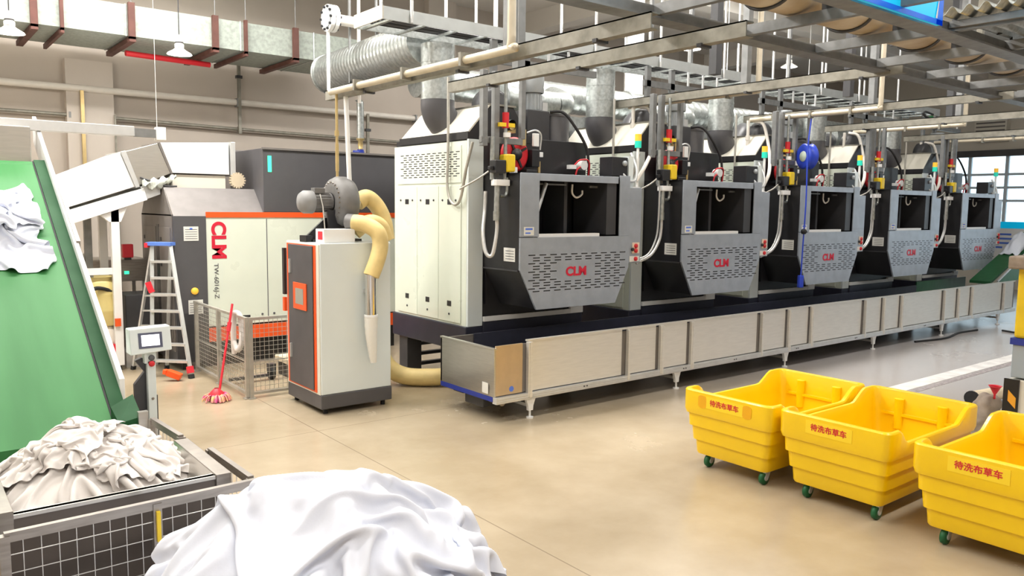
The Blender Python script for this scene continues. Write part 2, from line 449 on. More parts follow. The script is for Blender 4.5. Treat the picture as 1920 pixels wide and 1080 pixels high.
# rectangular galvanised duct with brown hanger brackets
dt = thing('air_duct', (-3, 15.2, 5.34), 'long rectangular galvanised duct with brown brackets under the ceiling', 'duct')
MB().box(0, 10.6, -0.65, 0.95, 0.0, 0.50).build('duct_body', M['galvduct'], dt)
for x in (0.8, 2.6, 4.4, 6.3, 8.2, 9.6):
    MB().box(x - 0.012, x + 0.012, -0.662, 0.96, -0.01, 0.51).build('seam_flange', M['galv'], dt)
for x in (4.98, 5.36, 6.38, 7.74, 8.28, 9.22):
    b = MB()
    w = 0.05
    if x in (5.36, 8.28): w = 0.025
    b.box(x - w, x + w, -0.74, -0.66, -0.06, 0.53).box(x - w, x + w, -0.74, 1.02, -0.10, -0.02)
    b.build('hanger_bracket', M['brown'], dt)
    MB().cyl((x, -0.70, 0.53), (x, -0.70, 2.26), 0.008, 6).build('hanger_rod', M['steel'], dt)
tag(MB().tube([(3.45, 15.3, 5.18), (4.95, 15.5, 5.18)], 0.05, 8).build('sprinkler_pipe', M['red']),
    'red sprinkler pipe passing under the galvanised duct', 'pipe')

# high bay lamps
def high_bay(loc, label, s=0.72, rod=2.0):
    t = thing('high_bay_lamp', loc, label, 'lamp', 'high bay lamps')
    MB().lathe([(0.0, 0.14), (0.09, 0.14), (0.13, 0.10), (0.25, 0.03), (0.27, 0.0), (0.255, 0.0), (0.12, 0.085), (0.0, 0.12)], n=28).build('reflector', M['lampwhite'], t)
    t.scale = (s, s, s)
    MB().lathe([(0.0, 0.42), (0.07, 0.42), (0.085, 0.38), (0.085, 0.26), (0.07, 0.25), (0.10, 0.22), (0.10, 0.15), (0.0, 0.14)], n=20).build('ballast_housing', M['lampwhite'], t)
    MB().cyl((0, 0, 0.25), (0, 0, 0.27), 0.088, 20).build('cooling_ring', M['dark'], t)
    MB().lathe([(0, -0.03), (0.035, -0.02), (0.05, 0.03), (0.04, 0.08), (0, 0.1)], n=14).build('bulb', M['bulb'], t)
    MB().cyl((0, 0, 0.42), (0, 0, 0.42 + rod), 0.012, 8).build('suspension_rod', M['dark'], t)
    return t
high_bay((1.55, 13.6, 4.98), 'high bay lamp hanging at far left before the duct', rod=3.2)
high_bay((3.87, 13.6, 4.97), 'high bay lamp hanging before the duct above the white tunnel', rod=3.2)
high_bay((13.6, 11.2, 5.95), 'high bay lamp above the second drier, left of a dark post', rod=1.9)
high_bay((17.2, 11.2, 6.0), 'high bay lamp farther right above the third drier', rod=1.9)
high_bay((10.7, 10.3, 6.1), 'high bay lamp high above the first drier pipes', rod=1.7)
for p in ((1.55, 13.6, 4.93), (3.87, 13.6, 4.92), (13.6, 11.2, 5.88), (17.2, 11.2, 5.9), (10.7, 10.3, 6.0)):
    d = bpy.data.lights.new('high_bay_light', 'POINT'); d.energy = 60; d.shadow_soft_size = 0.2; d.color = (1, 0.95, 0.86)
    o = bpy.data.objects.new('high_bay_light', d); o.location = p; col.objects.link(o)
# ------------------------------------------------------------------ driers
# local frame: x along the row, y into the hall, origin below the front left corner of the cabinet
def slots(mb, x0, x1, z0, z1, y, nx, nz, m, skip=None, axis='y', lw=0.62, h=0.011):
    dz = (z1 - z0) / nz; dx = (x1 - x0) / nx
    for j in range(nz):
        off = (0, -0.42, 0, 0, -0.42, 0)[j % 6] if False else (-0.42 if j % 3 == 1 else 0.0)
        for i in range(nx + (1 if off else 0)):
            a = x0 + (i + off + 0.1) * dx; b = a + dx * lw; z = z0 + (j + 0.5) * dz
            if skip and skip[0] < (a + b) / 2 < skip[1] and skip[2] < z < skip[3]:
                continue
            if axis == 'y':
                mb.quad((a, y, z), (b, y, z), (b, y, z + h), (a, y, z + h), m)
            else:
                mb.quad((y, a, z), (y, b, z), (y, b, z + h), (y, a, z + h), m)

def make_drier():
    t = thing('tumble_drier', (6.2, 8.85, 0), 'nearest tumble drier, its whole pale green side cabinet in view', 'dryer', 'tumble driers along the trough')
    # base
    MB().box(0.25, 2.12, -0.045, 0.0, 0.6, 1.01).box(-0.03, 2.12, -0.02, 1.98, 0.60, 0.95).build('base_frame', M['navy'], t, bevel=0.012)
    MB().box(0.25, 2.12, -0.06, -0.02, 1.01, 1.08).box(1.86, 2.12, -0.065, -0.02, 1.01, 1.11).build('front_ledge', M['white'], t, bevel=0.006)
    for x, y in ((0.02, 1.62), (0.02, 0.12), (1.8, 1.62), (1.8, 0.12)):
        MB().box(x, x + 0.26, y, y + 0.24, 0.0, 0.60).build('leg', M['dark'], t, bevel=0.01)
    for z in (0.1, 0.26, 0.42):
        MB().box(0.28, 1.8, 1.72, 1.80, z, z + 0.05).build('cross_rail', M['dark'], t)
    # cabinet
    MB().box(0.03, 2.2, 0.02, 1.95, 0.95, 3.57).build('cabinet_body', M['black'], t, bevel=0.008)
    MB().box(0.0, 0.03, 0.02, 1.95, 0.95, 3.48).build('side_frame', M['mint'], t)
    MB().box(0.0, 0.25, -0.02, 0.02, 0.95, 3.50).build('corner_post', M['cool_white'], t, bevel=0.006)
    v = MB().box(-0.012, 0.0, 0.14, 1.84, 2.92, 3.42)
    slots(v, 0.22, 1.70, 2.99, 3.35, -0.0135, 10, 11, 1, axis='x', h=0.012)
    vo = v.build('vent_panel', [M['mint'], M['black']], t, recalc=False)
    for k, (a, b) in enumerate(((0.14, 0.69), (0.70, 1.27), (1.28, 1.84))):
        d = MB().box(-0.014, 0.0, a, b, 0.98, 2.88).build('cabinet_door', M['mint'], t, bevel=0.004)
        c = (a + b) / 2
        for z in (2.62, 1.20):
            MB().box(-0.017, -0.012, c - 0.05, c + 0.05, z, z + 0.075).build('recessed_pull', M['black'], d)
        for yy, z in ((a + 0.12, 2.68), (b - 0.1, 2.68), (c, 1.09)):
            MB().lathe([(0.0, -0.024), (0.014, -0.024), (0.017, -0.012)], (0, yy, z), 'x', 10).build('door_lock', M['dark'], d)
    # hood over the trough
    h = MB()
    h.box(0.26, 0.29, -0.80, -0.0, 1.76, 3.04).box(2.26, 2.29, -0.80, 0.0, 1.76, 3.04).box(0.26, 2.29, -0.80, 0.0, 3.01, 3.04)
    for s in (0, 1):
        xa, xb = ((0.26, 0.55), (2.29, 2.02))[s]
        h.add([(xa, -0.8, 1.76), (xa, 0, 1.76), (xb, 0, 1.25), (xb, -0.8, 1.25)], [(0, 1, 2, 3)])
    h.box(0.29, 2.26, -0.04, 0.0, 1.25, 3.0)
    h.build('hood', M['black'], t)
    MB().box(0.245, 0.262, -0.79, 0.0, 1.755, 1.775).build('hood_seam', M['dark'], t)
    # dark throat inside
    th = MB()
    th.prism([(-0.74, 2.24), (-0.05, 2.24), (-0.05, 2.98), (-0.2, 2.98)], 0.62, 0.66, 'x')
    th.box(1.30, 1.36, -0.5, -0.05, 2.22, 2.98).box(1.85, 2.04, -0.79, -0.1, 2.22, 2.96)
    th.box(0.58, 2.05, -0.78, -0.05, 2.16, 2.2)
    th.build('inner_throat', M['dark'], t)
    MB().tube([(0.86, -0.62, 2.92), (0.66, -0.66, 2.50)], 0.028, 10).tube([(0.66, -0.66, 2.50), (0.60, -0.70, 2.24)], 0.01, 8).build('damper_cylinder', M['alu'], t)
    each('pneumatic_rail', M['steel'], t, [(0.62, 1.25, -0.60, -0.57, 2.90, 2.92), (1.7, 1.95, -0.6, -0.57, 2.88, 2.91)])
    MB().tube(smooth_path([(1.36, -0.6, 2.92), (1.36, -0.6, 2.80), (1.44, -0.6, 2.74), (1.54, -0.6, 2.78), (1.55, -0.6, 2.84)]), 0.014, 8).build('air_hose', M['pipewhite'], t)
    bs = MB().box(0.58, 1.72, -0.79, -0.70, 2.19, 2.245).build('brush_strip', M['white'], t)
    # grey hood face
    f = MB()
    f.box(0.26, 0.58, -0.82, -0.80, 2.21, 3.04).box(0.58, 2.05, -0.82, -0.80, 2.945, 3.04)
    f.box(2.085, 2.29, -0.82, -0.80, 2.20, 3.06)
    f.build('hood_frame', M['grey'], t, bevel=0.004)
    p = MB()
    p.prism([(0.26, 1.78), (0.55, 1.24), (2.03, 1.24), (2.29, 1.75), (2.29, 2.20), (0.26, 2.20)], -0.825, -0.795, 'y')
    slots(p, 0.46, 2.16, 1.46, 1.98, -0.8265, 9, 14, 1, skip=(0.90, 1.62, 1.60, 1.86), h=0.014)
    p.build('front_panel', [M['grey'], M['black']], t, recalc=False)
    text_mesh('maker_logo', 'CLM', 0.17, M['logo'], t, (1.255, -0.829, 1.725), (PI / 2, 0, 0), bold=0.006, sx=1.15)
    s = MB().box(0.32, 0.49, -0.824, -0.82, 2.23, 2.34).box(0.345, 0.465, -0.8255, -0.824, 2.30, 2.325, 1).box(0.345, 0.43, -0.8255, -0.824, 2.25, 2.27, 1)
    s.build('blue_warning_sticker', [M['paper'], M['blueink']], t)
    # spec plate on the dark hood side
    s = MB().box(0.256, 0.26, -0.72, -0.48, 1.88, 2.06)
    for k in range(4):
        s.box(0.2545, 0.256, -0.70, -0.52, 1.91 + 0.035 * k, 1.918 + 0.035 * k, 1)
    s.build('spec_plate', [M['paper'], M['ink']], t)
    # control column
    c = MB().box(2.30, 2.56, -0.80, -0.55, 1.80, 2.90).build('control_box', M['grey'], t, bevel=0.008)
    MB().box(2.33, 2.53, -0.806, -0.80, 1.82, 1.90).build('paper_tag', M['paper'], c)
    MB().box(2.38, 2.53, -0.808, -0.80, 1.94, 2.10).build('button_plate', mat_once('beige_plate', (0.75, 0.62, 0.5)), c)
    for z, mm in ((1.98, 'red'), (2.05, 'red'), (1.86, 'red')):
        MB().lathe([(0.032, 0.0), (0.032, -0.02), (0.02, -0.03), (0, -0.03)], (2.45, -0.806, z), 'y', 12).build('push_button', M[mm], c)
    MB().lathe([(0.025, 0.0), (0.025, -0.02), (0, -0.03)], (2.38, -0.806, 2.0), 'y', 12).build('push_button', M['black'], c)
    MB().box(2.12, 2.44, -0.62, -0.35, 3.06, 3.34).build('junction_box', M['black'], t, bevel=0.01)
    MB().lathe([(0.04, 0), (0.04, -0.03), (0, -0.04)], (2.36, -0.62, 3.25), 'y', 12).build('junction_gland', M['motor'], t)
    MB().tube(smooth_path([(2.35, -0.6, 3.10), (2.44, -0.66, 3.0), (2.56, -0.66, 3.02), (2.62, -0.62, 3.18), (2.62, -0.5, 3.42)]), 0.022, 8).build('conduit', M['alu'], t)
    MB().box(2.46, 2.56, -0.62, -0.5, 2.9, 3.36).build('cable_riser', M['cool_white'], t)
    # signal lamp
    sl = MB().cyl((2.72, -0.55, 2.9), (2.72, -0.55, 3.50), 0.022, 10).box(2.5, 2.75, -0.58, -0.52, 2.88, 2.92).build('lamp_pole', M['white'], t)
    MB().cyl((2.72, -0.55, 3.50), (2.72, -0.55, 3.60), 0.05, 14).build('green_signal_lens', M['teal_led'], sl)
    MB().cyl((2.72, -0.55, 3.60), (2.72, -0.55, 3.70), 0.05, 14).build('amber_signal_lens', M['amber_led'], sl)
    # roof: exhaust hood with sloped white face
    e = MB()
    e.prism([(0.02, 3.60), (0.36, 3.97), (0.80, 3.97), (1.05, 3.60)], 0.03, 1.72, 'y')
    e.build('exhaust_hood_shell', M['black'], t)
    MB().add([(0.0, 0.0, 3.60), (0.0, 1.74, 3.60), (0.355, 1.74, 3.985), (0.355, 0.0, 3.985),
              (0.02, 0.0, 3.59), (0.02, 1.74, 3.59), (0.375, 1.74, 3.975), (0.375, 0.0, 3.975)],
             [(0, 1, 2, 3), (7, 6, 5, 4), (0, 3, 7, 4), (1, 5, 6, 2), (3, 2, 6, 7), (0, 4, 5, 1)]).build('exhaust_slope', M['cream'], t)
    MB().box(0.34, 0.82, 0.0, 1.74, 3.975, 4.0).build('exhaust_cap', M['steelwarm'], t)
    MB().box(0.0, 1.1, 0.0, 1.8, 3.50, 3.60).build('roof_skirt', M['black'], t)
    # exhaust elbow and pipe
    q = smooth_path([(0.07, 0.85, 4.10), (0.07, 0.85, 3.98), (0.12, 0.85, 3.86), (0.24, 0.85, 3.74), (0.34, 0.85, 3.66)], 6)
    MB().tube(q, 0.24, 24).build('exhaust_elbow', M['darkgrey'], t)
    pp = MB().cyl((0.07, 0.85, 4.08), (0.07, 0.85, 4.86), 0.237, 28)
    for z in (4.09, 4.36, 4.60):
        pp.cyl((0.07, 0.85, z), (0.07, 0.85, z + 0.018), 0.243, 28)
    pp.build('exhaust_pipe', M['galv'], t)
    # burner blower on the roof
    MB().cyl((1.86, 0.40, 3.55), (1.86, 0.40, 3.95), 0.24, 26).cyl((1.86, 0.40, 3.95), (1.86, 0.40, 3.985), 0.26, 26).build('burner_drum', mat_once('gunmetal', (0.16, 0.16, 0.17), 0.35, 0.6), t)
    MB().box(1.16, 1.58, 0.16, 0.62, 3.55, 4.0).build('burner_housing', M['dark'], t, bevel=0.01)
    mo = MB().cyl((1.40, 0.35, 4.0), (1.40, 0.35, 4.26), 0.125, 24)
    for k in range(16):
        a = 2 * PI * k / 16
        mo.bar((1.40 + 0.13 * math.cos(a), 0.35 + 0.13 * math.sin(a), 4.02), (1.40 + 0.13 * math.cos(a), 0.35 + 0.13 * math.sin(a), 4.24), 0.012, 0.03)
    mo = mo.build('blower_motor', M['motor'], t)
    MB().lathe([(0.16, 4.26), (0.17, 4.27), (0.17, 4.50), (0.15, 4.54), (0.0, 4.55)], (1.40, 0.35, 0), 'z', 24).build('motor_cowl', M['motor'], mo)
    MB().box(1.54, 1.64, 0.28, 0.4, 4.02, 4.14).build('terminal_box', M['alu'], mo)
    # fan scroll, dark
    MB().lathe([(0.0, 0.20), (0.22, 0.20), (0.27, 0.24), (0.27, 0.42), (0.22, 0.46), (0.0, 0.46)], (0.62, 0.0, 3.98), 'y', 24).build('fan_scroll', M['dark'], t)
    # red burner wheel in front of the cabinet
    wv = MB()
    wv.lathe([(0.08, -0.10), (0.23, -0.10), (0.24, -0.13), (0.20, -0.16), (0.08, -0.15)], (0.70, 0, 3.32), 'y', 26)
    wv.build('burner_fan_ring', M['red'], t)
    wl = MB()
    for k in range(4):
        a = k * PI / 2 + 0.5
        wl.bar((0.70, -0.15, 3.32), (0.70 + 0.2 * math.cos(a), -0.15, 3.32 + 0.2 * math.sin(a)), 0.05, 0.03)
    wl.lathe([(0.08, -0.10), (0.08, -0.20), (0.0, -0.21)], (0.70, 0, 3.32), 'y', 16)
    wl.build('burner_hub', M['black'], t)
    MB().box(0.96, 1.10, -0.2, -0.05, 3.16, 3.40).box(0.86, 1.06, -0.2, 0.0, 3.05, 3.12).build('ignition_box', M['black'], t, bevel=0.008)
    each('pressure_switch', M['white'], t, [(0.95, 1.05, -0.24, -0.2, 3.44, 3.62), (1.09, 1.16, -0.2, -0.15, 3.30, 3.37), (0.55, 0.66, -0.25, -0.2, 3.06, 3.14)], 0.006)
    MB().cyl((0.80, -0.2, 3.44), (0.80, -0.2, 3.66), 0.035, 10).cyl((0.80, -0.2, 3.66), (0.80, -0.2, 3.74), 0.022, 8).build('brass_valve', M['brass'], t)
    MB().cyl((1.10, -0.18, 3.08), (1.10, -0.18, 3.24), 0.022, 8).build('brass_valve', M['brass'], t)
    MB().tube(smooth_path([(0.84, -0.22, 3.62), (0.98, -0.24, 3.66), (1.08, -0.24, 3.60), (1.10, -0.2, 3.40)]), 0.011, 8).build('capillary_tube', M['alu'], t)
    MB().cyl((1.96, -0.2, 3.22), (1.96, -0.08, 3.22), 0.07, 14).build('flame_sensor', M['white'], t)
    MB().box(1.70, 1.80, -0.2, -0.1, 3.16, 3.22).build('sensor_plug', M['white'], t)
    MB().tube(smooth_path([(1.78, -0.16, 3.20), (1.84, -0.2, 3.28), (1.92, -0.2, 3.30), (2.02, -0.2, 3.30), (2.10, -0.16, 3.24), (2.12, -0.12, 3.06)]), 0.012, 6).tube(smooth_path([(1.80, -0.18, 3.06), (1.84, -0.18, 3.16), (1.92, -0.18, 3.2)]), 0.014, 6).build('red_lead', M['red'], t)
    MB().tube(smooth_path([(1.62, 0.2, 4.0), (1.74, 0.05, 3.99), (1.86, -0.05, 3.82), (2.08, -0.1, 3.50), (2.14, -0.1, 3.2), (2.14, -0.1, 3.06)]), 0.022, 8).build('black_cable', M['rubber'], t)
    # grey cable loop hanging on the pale cabinet side
    MB().tube(smooth_path([(-0.05, 0.40, 4.35), (-0.05, 0.40, 3.4), (-0.06, 0.40, 2.92), (-0.06, 0.34, 2.70), (-0.06, 0.20, 2.62), (-0.06, 0.07, 2.72), (-0.06, -0.05, 3.1), (-0.02, -0.14, 3.45)]), 0.02, 8).build('cable_loop', M['wire'], t)
    return t
_once = {}
def mat_once(name, c, rough=0.5, metal=0.0):
    if name not in _once:
        _once[name] = mat(name, c, rough, metal, var=0.08)
    return _once[name]

OFF = [0.0, 3.21, 6.43, 9.70, 13.05]
drier = make_drier()
labels = [None, 'second tumble drier from the left, right beside the nearest one',
          'middle tumble drier of five, with the blue hose reel hanging before it',
          'fourth tumble drier from the left, before the last one',
          'farthest tumble drier at the right end of the row, beside the window']
DR = [drier]
for k in range(1, 5):
    d = copy_tree(drier); d.location.x = 6.2 + OFF[k]; d['label'] = labels[k]; DR.append(d)

# gas and steam train hanging in front of each drier
def make_train():
    t = thing('gas_pipe_train', (6.2, 8.4, 2.0), 'pipe train with yellow valve and looped hose left of the nearest drier', 'pipework', 'gas pipe trains between the driers')
    f = MB()
    f.box(-0.11, -0.03, -0.04, 0.04, 1.38, 2.34).box(0.08, 0.16, -0.04, 0.04, 0.98, 2.34).box(0.53, 0.60, -0.035, 0.035, 1.50, 2.34)
    f.box(-0.12, 0.56, -0.03, 0.03, 1.42, 1.50)
    f.build('hanging_frame', M['steel'], t, bevel=0.004)
    MB().cyl((0.235, -0.07, 0.95), (0.235, -0.07, 2.30), 0.024, 10).build('riser_pipe', M['galv'], t)
    MB().cyl((0.03, -0.06, 0.95), (0.03, -0.06, 1.5), 0.03, 10).build('riser_pipe', M['galv'], t)
    MB().cyl((0.235, -0.07, 1.62), (0.235, -0.07, 1.82), 0.045, 12).build('red_valve_body', M['red'], t)
    MB().bar((0.12, -0.08, 1.66), (0.36, -0.08, 1.66), 0.06, 0.05).build('yellow_lever', M['yel2'], t)
    MB().cyl((0.235, -0.1, 1.5), (0.235, -0.1, 1.56), 0.05, 12).build('pressure_gauge', M['white'], t)
    MB().lathe([(0.07, -0.08), (0.075, -0.03), (0.075, 0.03), (0.0, 0.03)], (0.42, 0.1, 1.68), 'y', 16).build('regulator', M['black'], t)
    MB().box(0.40, 0.50, 0.05, 0.12, 1.58, 1.70).build('regulator_cap', M['brass'], t)
    y = MB().box(0.17, 0.31, -0.20, -0.02, 1.05, 1.28).build('actuator_cover', M['yel2'], t, bevel=0.02)
    MB().box(0.0, 0.17, -0.18, -0.04, 1.03, 1.20).box(-0.06, 0.0, -0.14, -0.08, 1.07, 1.12).build('solenoid_block', M['black'], t, bevel=0.01)
    MB().box(0.02, 0.24, -0.17, -0.05, 0.87, 0.95).build('pipe_clamp', M['white'], t, bevel=0.006)
    MB().tube(smooth_path([(0.25, -0.1, 0.98), (0.25, -0.1, 0.80), (0.21, -0.1, 0.74), (0.13, -0.1, 0.74)]), 0.022, 8).build('return_bend', M['galv'], t)
    MB().cyl((0.09, -0.1, 0.90), (0.08, -0.1, 0.52), 0.04, 12).cyl((0.08, -0.1, 0.54), (0.08, -0.1, 0.42), 0.046, 12).build('hose_fitting', M['galv'], t)
    MB().tube(smooth_path([(0.08, -0.1, 0.5), (0.09, -0.1, 0.32), (0.06, -0.1, 0.12), (0.02, -0.08, -0.04), (-0.03, -0.02, 0.0), (-0.02, 0.06, 0.25), (0.05, 0.12, 0.55), (0.06, 0.12, 0.8)]), 0.026, 9).build('braided_hose', M['alu'], t)
    MB().tube(smooth_path([(-0.06, -0.1, 1.05), (-0.2, -0.06, 0.95), (-0.3, 0.2, 0.82)]), 0.012, 6).build('control_wire', M['wire'], t)
    return t
train = make_train()
tl = [None, 'pipe train with yellow valve between the first two driers', 'pipe train with yellow valve left of the middle drier, by the blue reel',
      'pipe train with yellow valve between third and fourth driers', 'pipe train with yellow valve left of the farthest drier, before the window']
curved = MB().tube(smooth_path([(0.08, -0.1, 0.5), (0.085, -0.1, 0.30), (0.04, -0.1, 0.10), (-0.12, -0.08, -0.12), (-0.36, 0.0, -0.24)]), 0.024, 9)
curved.tube(smooth_path([(0.0, -0.12, 0.95), (-0.01, -0.12, 0.45), (-0.05, -0.12, 0.15), (-0.2, -0.1, -0.10), (-0.40, 0.0, -0.20)]), 0.014, 8)
for k in range(1, 5):
    d = copy_tree(train); d.location.x = 6.2 + OFF[k]; d['label'] = tl[k]
    if k == 1: hose_mesh = curved.build('braided_hose', M['alu'])
    for c in d.children:
        if c.name.startswith('braided_hose'): c.data = hose_mesh.data
bpy.data.objects.remove(hose_mesh)
# ------------------------------------------------------------------ long stainless trough conveyor
def make_trough():
    t = thing('trough_conveyor', (5.6, 7.42, 0), 'long stainless trough conveyor on legs running under all the driers', 'conveyor')
    L = 15.6; W = 1.16
    zb, zt = 0.33, 0.97
    e = MB().box(0.0, 0.03, 0.0, W, zb, zt - 0.05).box(-0.012, 0.035, -0.01, W, zt - 0.07, zt - 0.045)
    e.build('end_panel', M['stain'], t, bevel=0.004)
    MB().box(-0.016, -0.012, 0.1, 0.22, zb + 0.03, zb + 0.16).build('paper_tag', M['paper'], t)
    MB().box(0.0, 0.06, 0.02, W, 0.27, 0.33).build('blue_end_rail', M['bluerail'], t)
    MB().box(0.1, 0.36, 0.35, 0.75, 0.12, 0.30).build('drive_box', M['dark'], t, bevel=0.01)
    MB().cyl((0.22, 0.12, 0.22), (0.22, 0.35, 0.22), 0.05, 12).build('drive_shaft', M['stain_dark'], t)
    MB().box(0.0, L, W - 0.03, W, zb, zt - 0.07).build('back_panel', M['stain_dark'], t)
    MB().box(0.03, L, 0.03, W - 0.03, zb, 0.40).build('belt', M['navy'], t)
    MB().box(0.5, 13.0, W - 0.05, W - 0.028, 0.40, zt - 0.06).build('dark_liner', M['navy'], t)
    MB().box(13.0, L, W - 0.05, W - 0.028, 0.40, zt + 0.02).build('green_liner', M['greend'], t)
    # front side: panels between posts
    xs = [0.0, 0.52, 2.25, 2.93, 3.60, 5.32, 6.10, 6.78, 8.55, 9.26, 9.97, 11.80, 12.50, 13.18, 14.90, 15.6]
    for i in range(len(xs) - 1):
        a, b = xs[i], xs[i + 1]
        MB().box(a + 0.02, b - 0.09, -0.005, 0.018, zb + 0.01, zt if i else zt - 0.02).build('side_panel', M['panel'] if i else mat_once('brown_reflection_steel', (0.60, 0.46, 0.30), 0.35, 0.6), t, bevel=0.004)  # first panel's brown colour stands for a warm reflection
        MB().box(b - 0.09, b, 0.006, 0.03, zb + 0.01, zt - 0.03).build('joint_gap', M['taupe'], t)
    MB().box(0.5, L, -0.015, 0.035, zt - 0.005, zt + 0.015).build('top_rim', M['panel'], t)
    for i, x in enumerate(xs[1:-1]):
        wide = i % 3 != 2 and i != 0
        p = MB().box(x - 0.012, x + 0.03, -0.06, 0.0, 0.27, zt - 0.01)
        if i % 3 != 1: p.box(x - 0.035, x - 0.012, -0.055, 0.0, 0.27, zt - 0.01)
        p.build('side_post', M['panel'], t, bevel=0.004)
    r = MB().box(0.0, L, -0.05, 0.03, 0.25, 0.33).box(0.0, L, -0.055, -0.05, 0.275, 0.285).box(0.0, L, -0.055, -0.05, 0.305, 0.312)
    r.build('bottom_rail', M['alu'], t, bevel=0.004)
    for x in (1.42, 3.4, 4.6, 6.3, 8.2, 10.9):
        MB().box(x, x + 0.02, -0.056, -0.05, 0.283, 0.30).box(x + 0.05, x + 0.07, -0.056, -0.05, 0.283, 0.30).build('rail_bolt', M['ink'], t)
    for x in (0.55, 3.30, 6.05, 8.95, 11.8, 14.7):
        g = MB()
        g.prism([(x - 0.075, 0.25), (x - 0.04, 0.16), (x - 0.035, 0.10), (x + 0.035, 0.10), (x + 0.04, 0.16), (x + 0.075, 0.25)], -0.03, 0.01, 'y')
        g.cyl((x, -0.01, 0.10), (x, -0.01, 0.015), 0.014, 8).cyl((x, -0.01, 0.02), (x, -0.01, 0.0), 0.045, 12)
        g.build('leg', M['white'], t)
        g = MB()
        g.box(x - 0.035, x + 0.035, W - 0.05, W - 0.01, 0.10, 0.25).cyl((x, W - 0.03, 0.1), (x, W - 0.03, 0.0), 0.02, 8)
        g.build('leg', M['white'], t)
        MB().box(x - 0.02, x + 0.02, 0.0, W - 0.04, 0.14, 0.18).build('leg_tie', M['alu'], t)
    MB().cyl((0.26, -0.007, 0.405), (0.26, -0.004, 0.405), 0.035, 16).build('round_badge', M['blueink'], t)
    return t
make_trough()
# pale sheet metal pieces and dark drive block lying along the back of the trough
# ------------------------------------------------------------------ green incline conveyor at the far right
t = thing('green_take_off_conveyor', (19.7, 7.5, 0), 'far green incline conveyor rising at the right end of the trough', 'conveyor')
def wedge(xa, za, xb, zb, th, y0, y1):
    return MB().add([(xa, y0, za), (xb, y0, zb), (xb, y1, zb), (xa, y1, za), (xa, y0, za - th), (xb, y0, zb - th), (xb, y1, zb - th), (xa, y1, za - th)],
                    [(0, 1, 2, 3), (7, 6, 5, 4), (0, 4, 5, 1), (2, 6, 7, 3), (1, 5, 6, 2), (0, 3, 7, 4)])
wedge(0.4, 1.0, 3.9, 2.25, 0.06, 0.04, 0.5).build('belt', M['greend'], t)
MB().prism([(0.7, 0.98), (3.9, 0.98), (3.9, 2.25), (3.85, 2.27)], -0.02, 0.03, 'y').build('side_skirt', mat_once('mid_green_sheet', (0.02, 0.17, 0.07), 0.4), t)
MB().bar((0.6, -0.03, 1.0), (3.9, -0.03, 2.30), 0.03, 0.04).build('edge_rail', M['alu'], t)
each('leg', M['alu'], t, [(3.5, 3.58, 0.04, 0.1, 0, 2.0), (3.5, 3.58, 0.42, 0.5, 0, 2.0)])
def sheet_fn(u, v):
    x = 1.95 + 1.1 * u; y = 0.06 + 0.42 * v
    z = 1.0 + 1.25 * (x - 0.4) / 3.5 + 0.03 + 0.30 * math.sin(PI * u) * math.sin(PI * v) + 0.08 * noise.noise(Vector((u * 5, v * 5, 2)))
    return (19.7 + x, 7.5 + y, z)
tag(MB().grid(sheet_fn, 20, 14).build('bed_sheet', M['sheer'], solid=0.006), 'crumpled pale blue sheet lying on the far green conveyor', 'linen')

# notice board behind it
t = thing('notice_board', (24.2, 8.75, 0), 'blue and white notice board standing before the bright end window', 'notice board')
MB().box(0.0, 0.04, -1.0, 0.75, 1.15, 2.35).build('board_face', M['white'], t)
bb = MB().box(-0.005, 0.0, -1.0, 0.75, 2.17, 2.35)
bb.build('blue_banner', M['sign'], t)
pr = MB()
for z, y0, y1 in ((1.98, -0.1, 0.6), (1.86, -0.2, 0.65), (1.74, -0.1, 0.6), (1.62, 0.1, 0.6)):
    pr.box(-0.004, 0.0, y0, y1, z, z + 0.05)
pr.box(-0.004, 0.0, -0.9, -0.35, 1.5, 2.05)
pr.build('printed_text', M['blueink'], t)
each('stand_leg', M['alu'], t, [(0.0, 0.05, -0.95, -0.88, 0, 1.2), (0.0, 0.05, 0.6, 0.67, 0, 1.2)])

# ------------------------------------------------------------------ dust collector cabinet
def make_dust():
    t = thing('dust_collector', (4.13, 9.0, 0), 'tall white dust collector cabinet with orange edged dark door', 'machine')
    W, D, H = 0.97, 1.03, 2.13
    MB().box(-0.01, W + 0.01, -0.01, D, 0.07, 0.25).build('plinth', M['darkgrey'], t, bevel=0.012)
    for x in (0.08, W - 0.08):
        for y in (0.08, D - 0.08):
            MB().cyl((x, y, 0.07), (x, y, 0), 0.03, 10).build('foot', M['rubber'], t)
    MB().box(0, W, 0, D, 0.25, H).build('cabinet', M['cool_white'], t, bevel=0.01)
    o = MB().box(-0.012, 0.0, 0.02, D - 0.02, 0.25, H - 0.02)
    o.build('pale_side_frame', M['cream'], t)
    d = MB().box(-0.02, -0.01, 0.10, D - 0.06, 0.27, H - 0.03).build('door_surround', M['orange'], t)
    MB().box(-0.035, -0.02, 0.16, D - 0.13, 0.29, H - 0.04).build('door', M['darkgrey'], d, bevel=0.006)
    MB().box(-0.05, -0.035, 0.32, 0.72, 1.27, 1.61).build('window_frame', M['orange'], d, bevel=0.004)
    MB().box(-0.053, -0.050, 0.40, 0.64, 1.34, 1.54).build('door_window', M['glassy'], d)
    for z in (0.62, 1.72):
        MB().box(-0.06, -0.035, 0.80, 0.83, z, z + 0.18).build('door_handle', M['alu'], d)
    MB().box(-0.05, -0.01, D - 0.03, D + 0.03, 1.42, H - 0.1).build('side_grip', M['black'], t)
    MB().box(-0.05, -0.01, D - 0.03, D + 0.03, 1.20, 1.38).build('orange_corner', M['orange'], t)
    return t
make_dust()
t = thing('control_box', (4.13, 9.0, 2.13), 'small white electrical box on top of the dust collector', 'box')
MB().box(0.08, 0.50, 0.06, 0.30, 0.0, 0.17).build('case', M['white'], t, bevel=0.006)
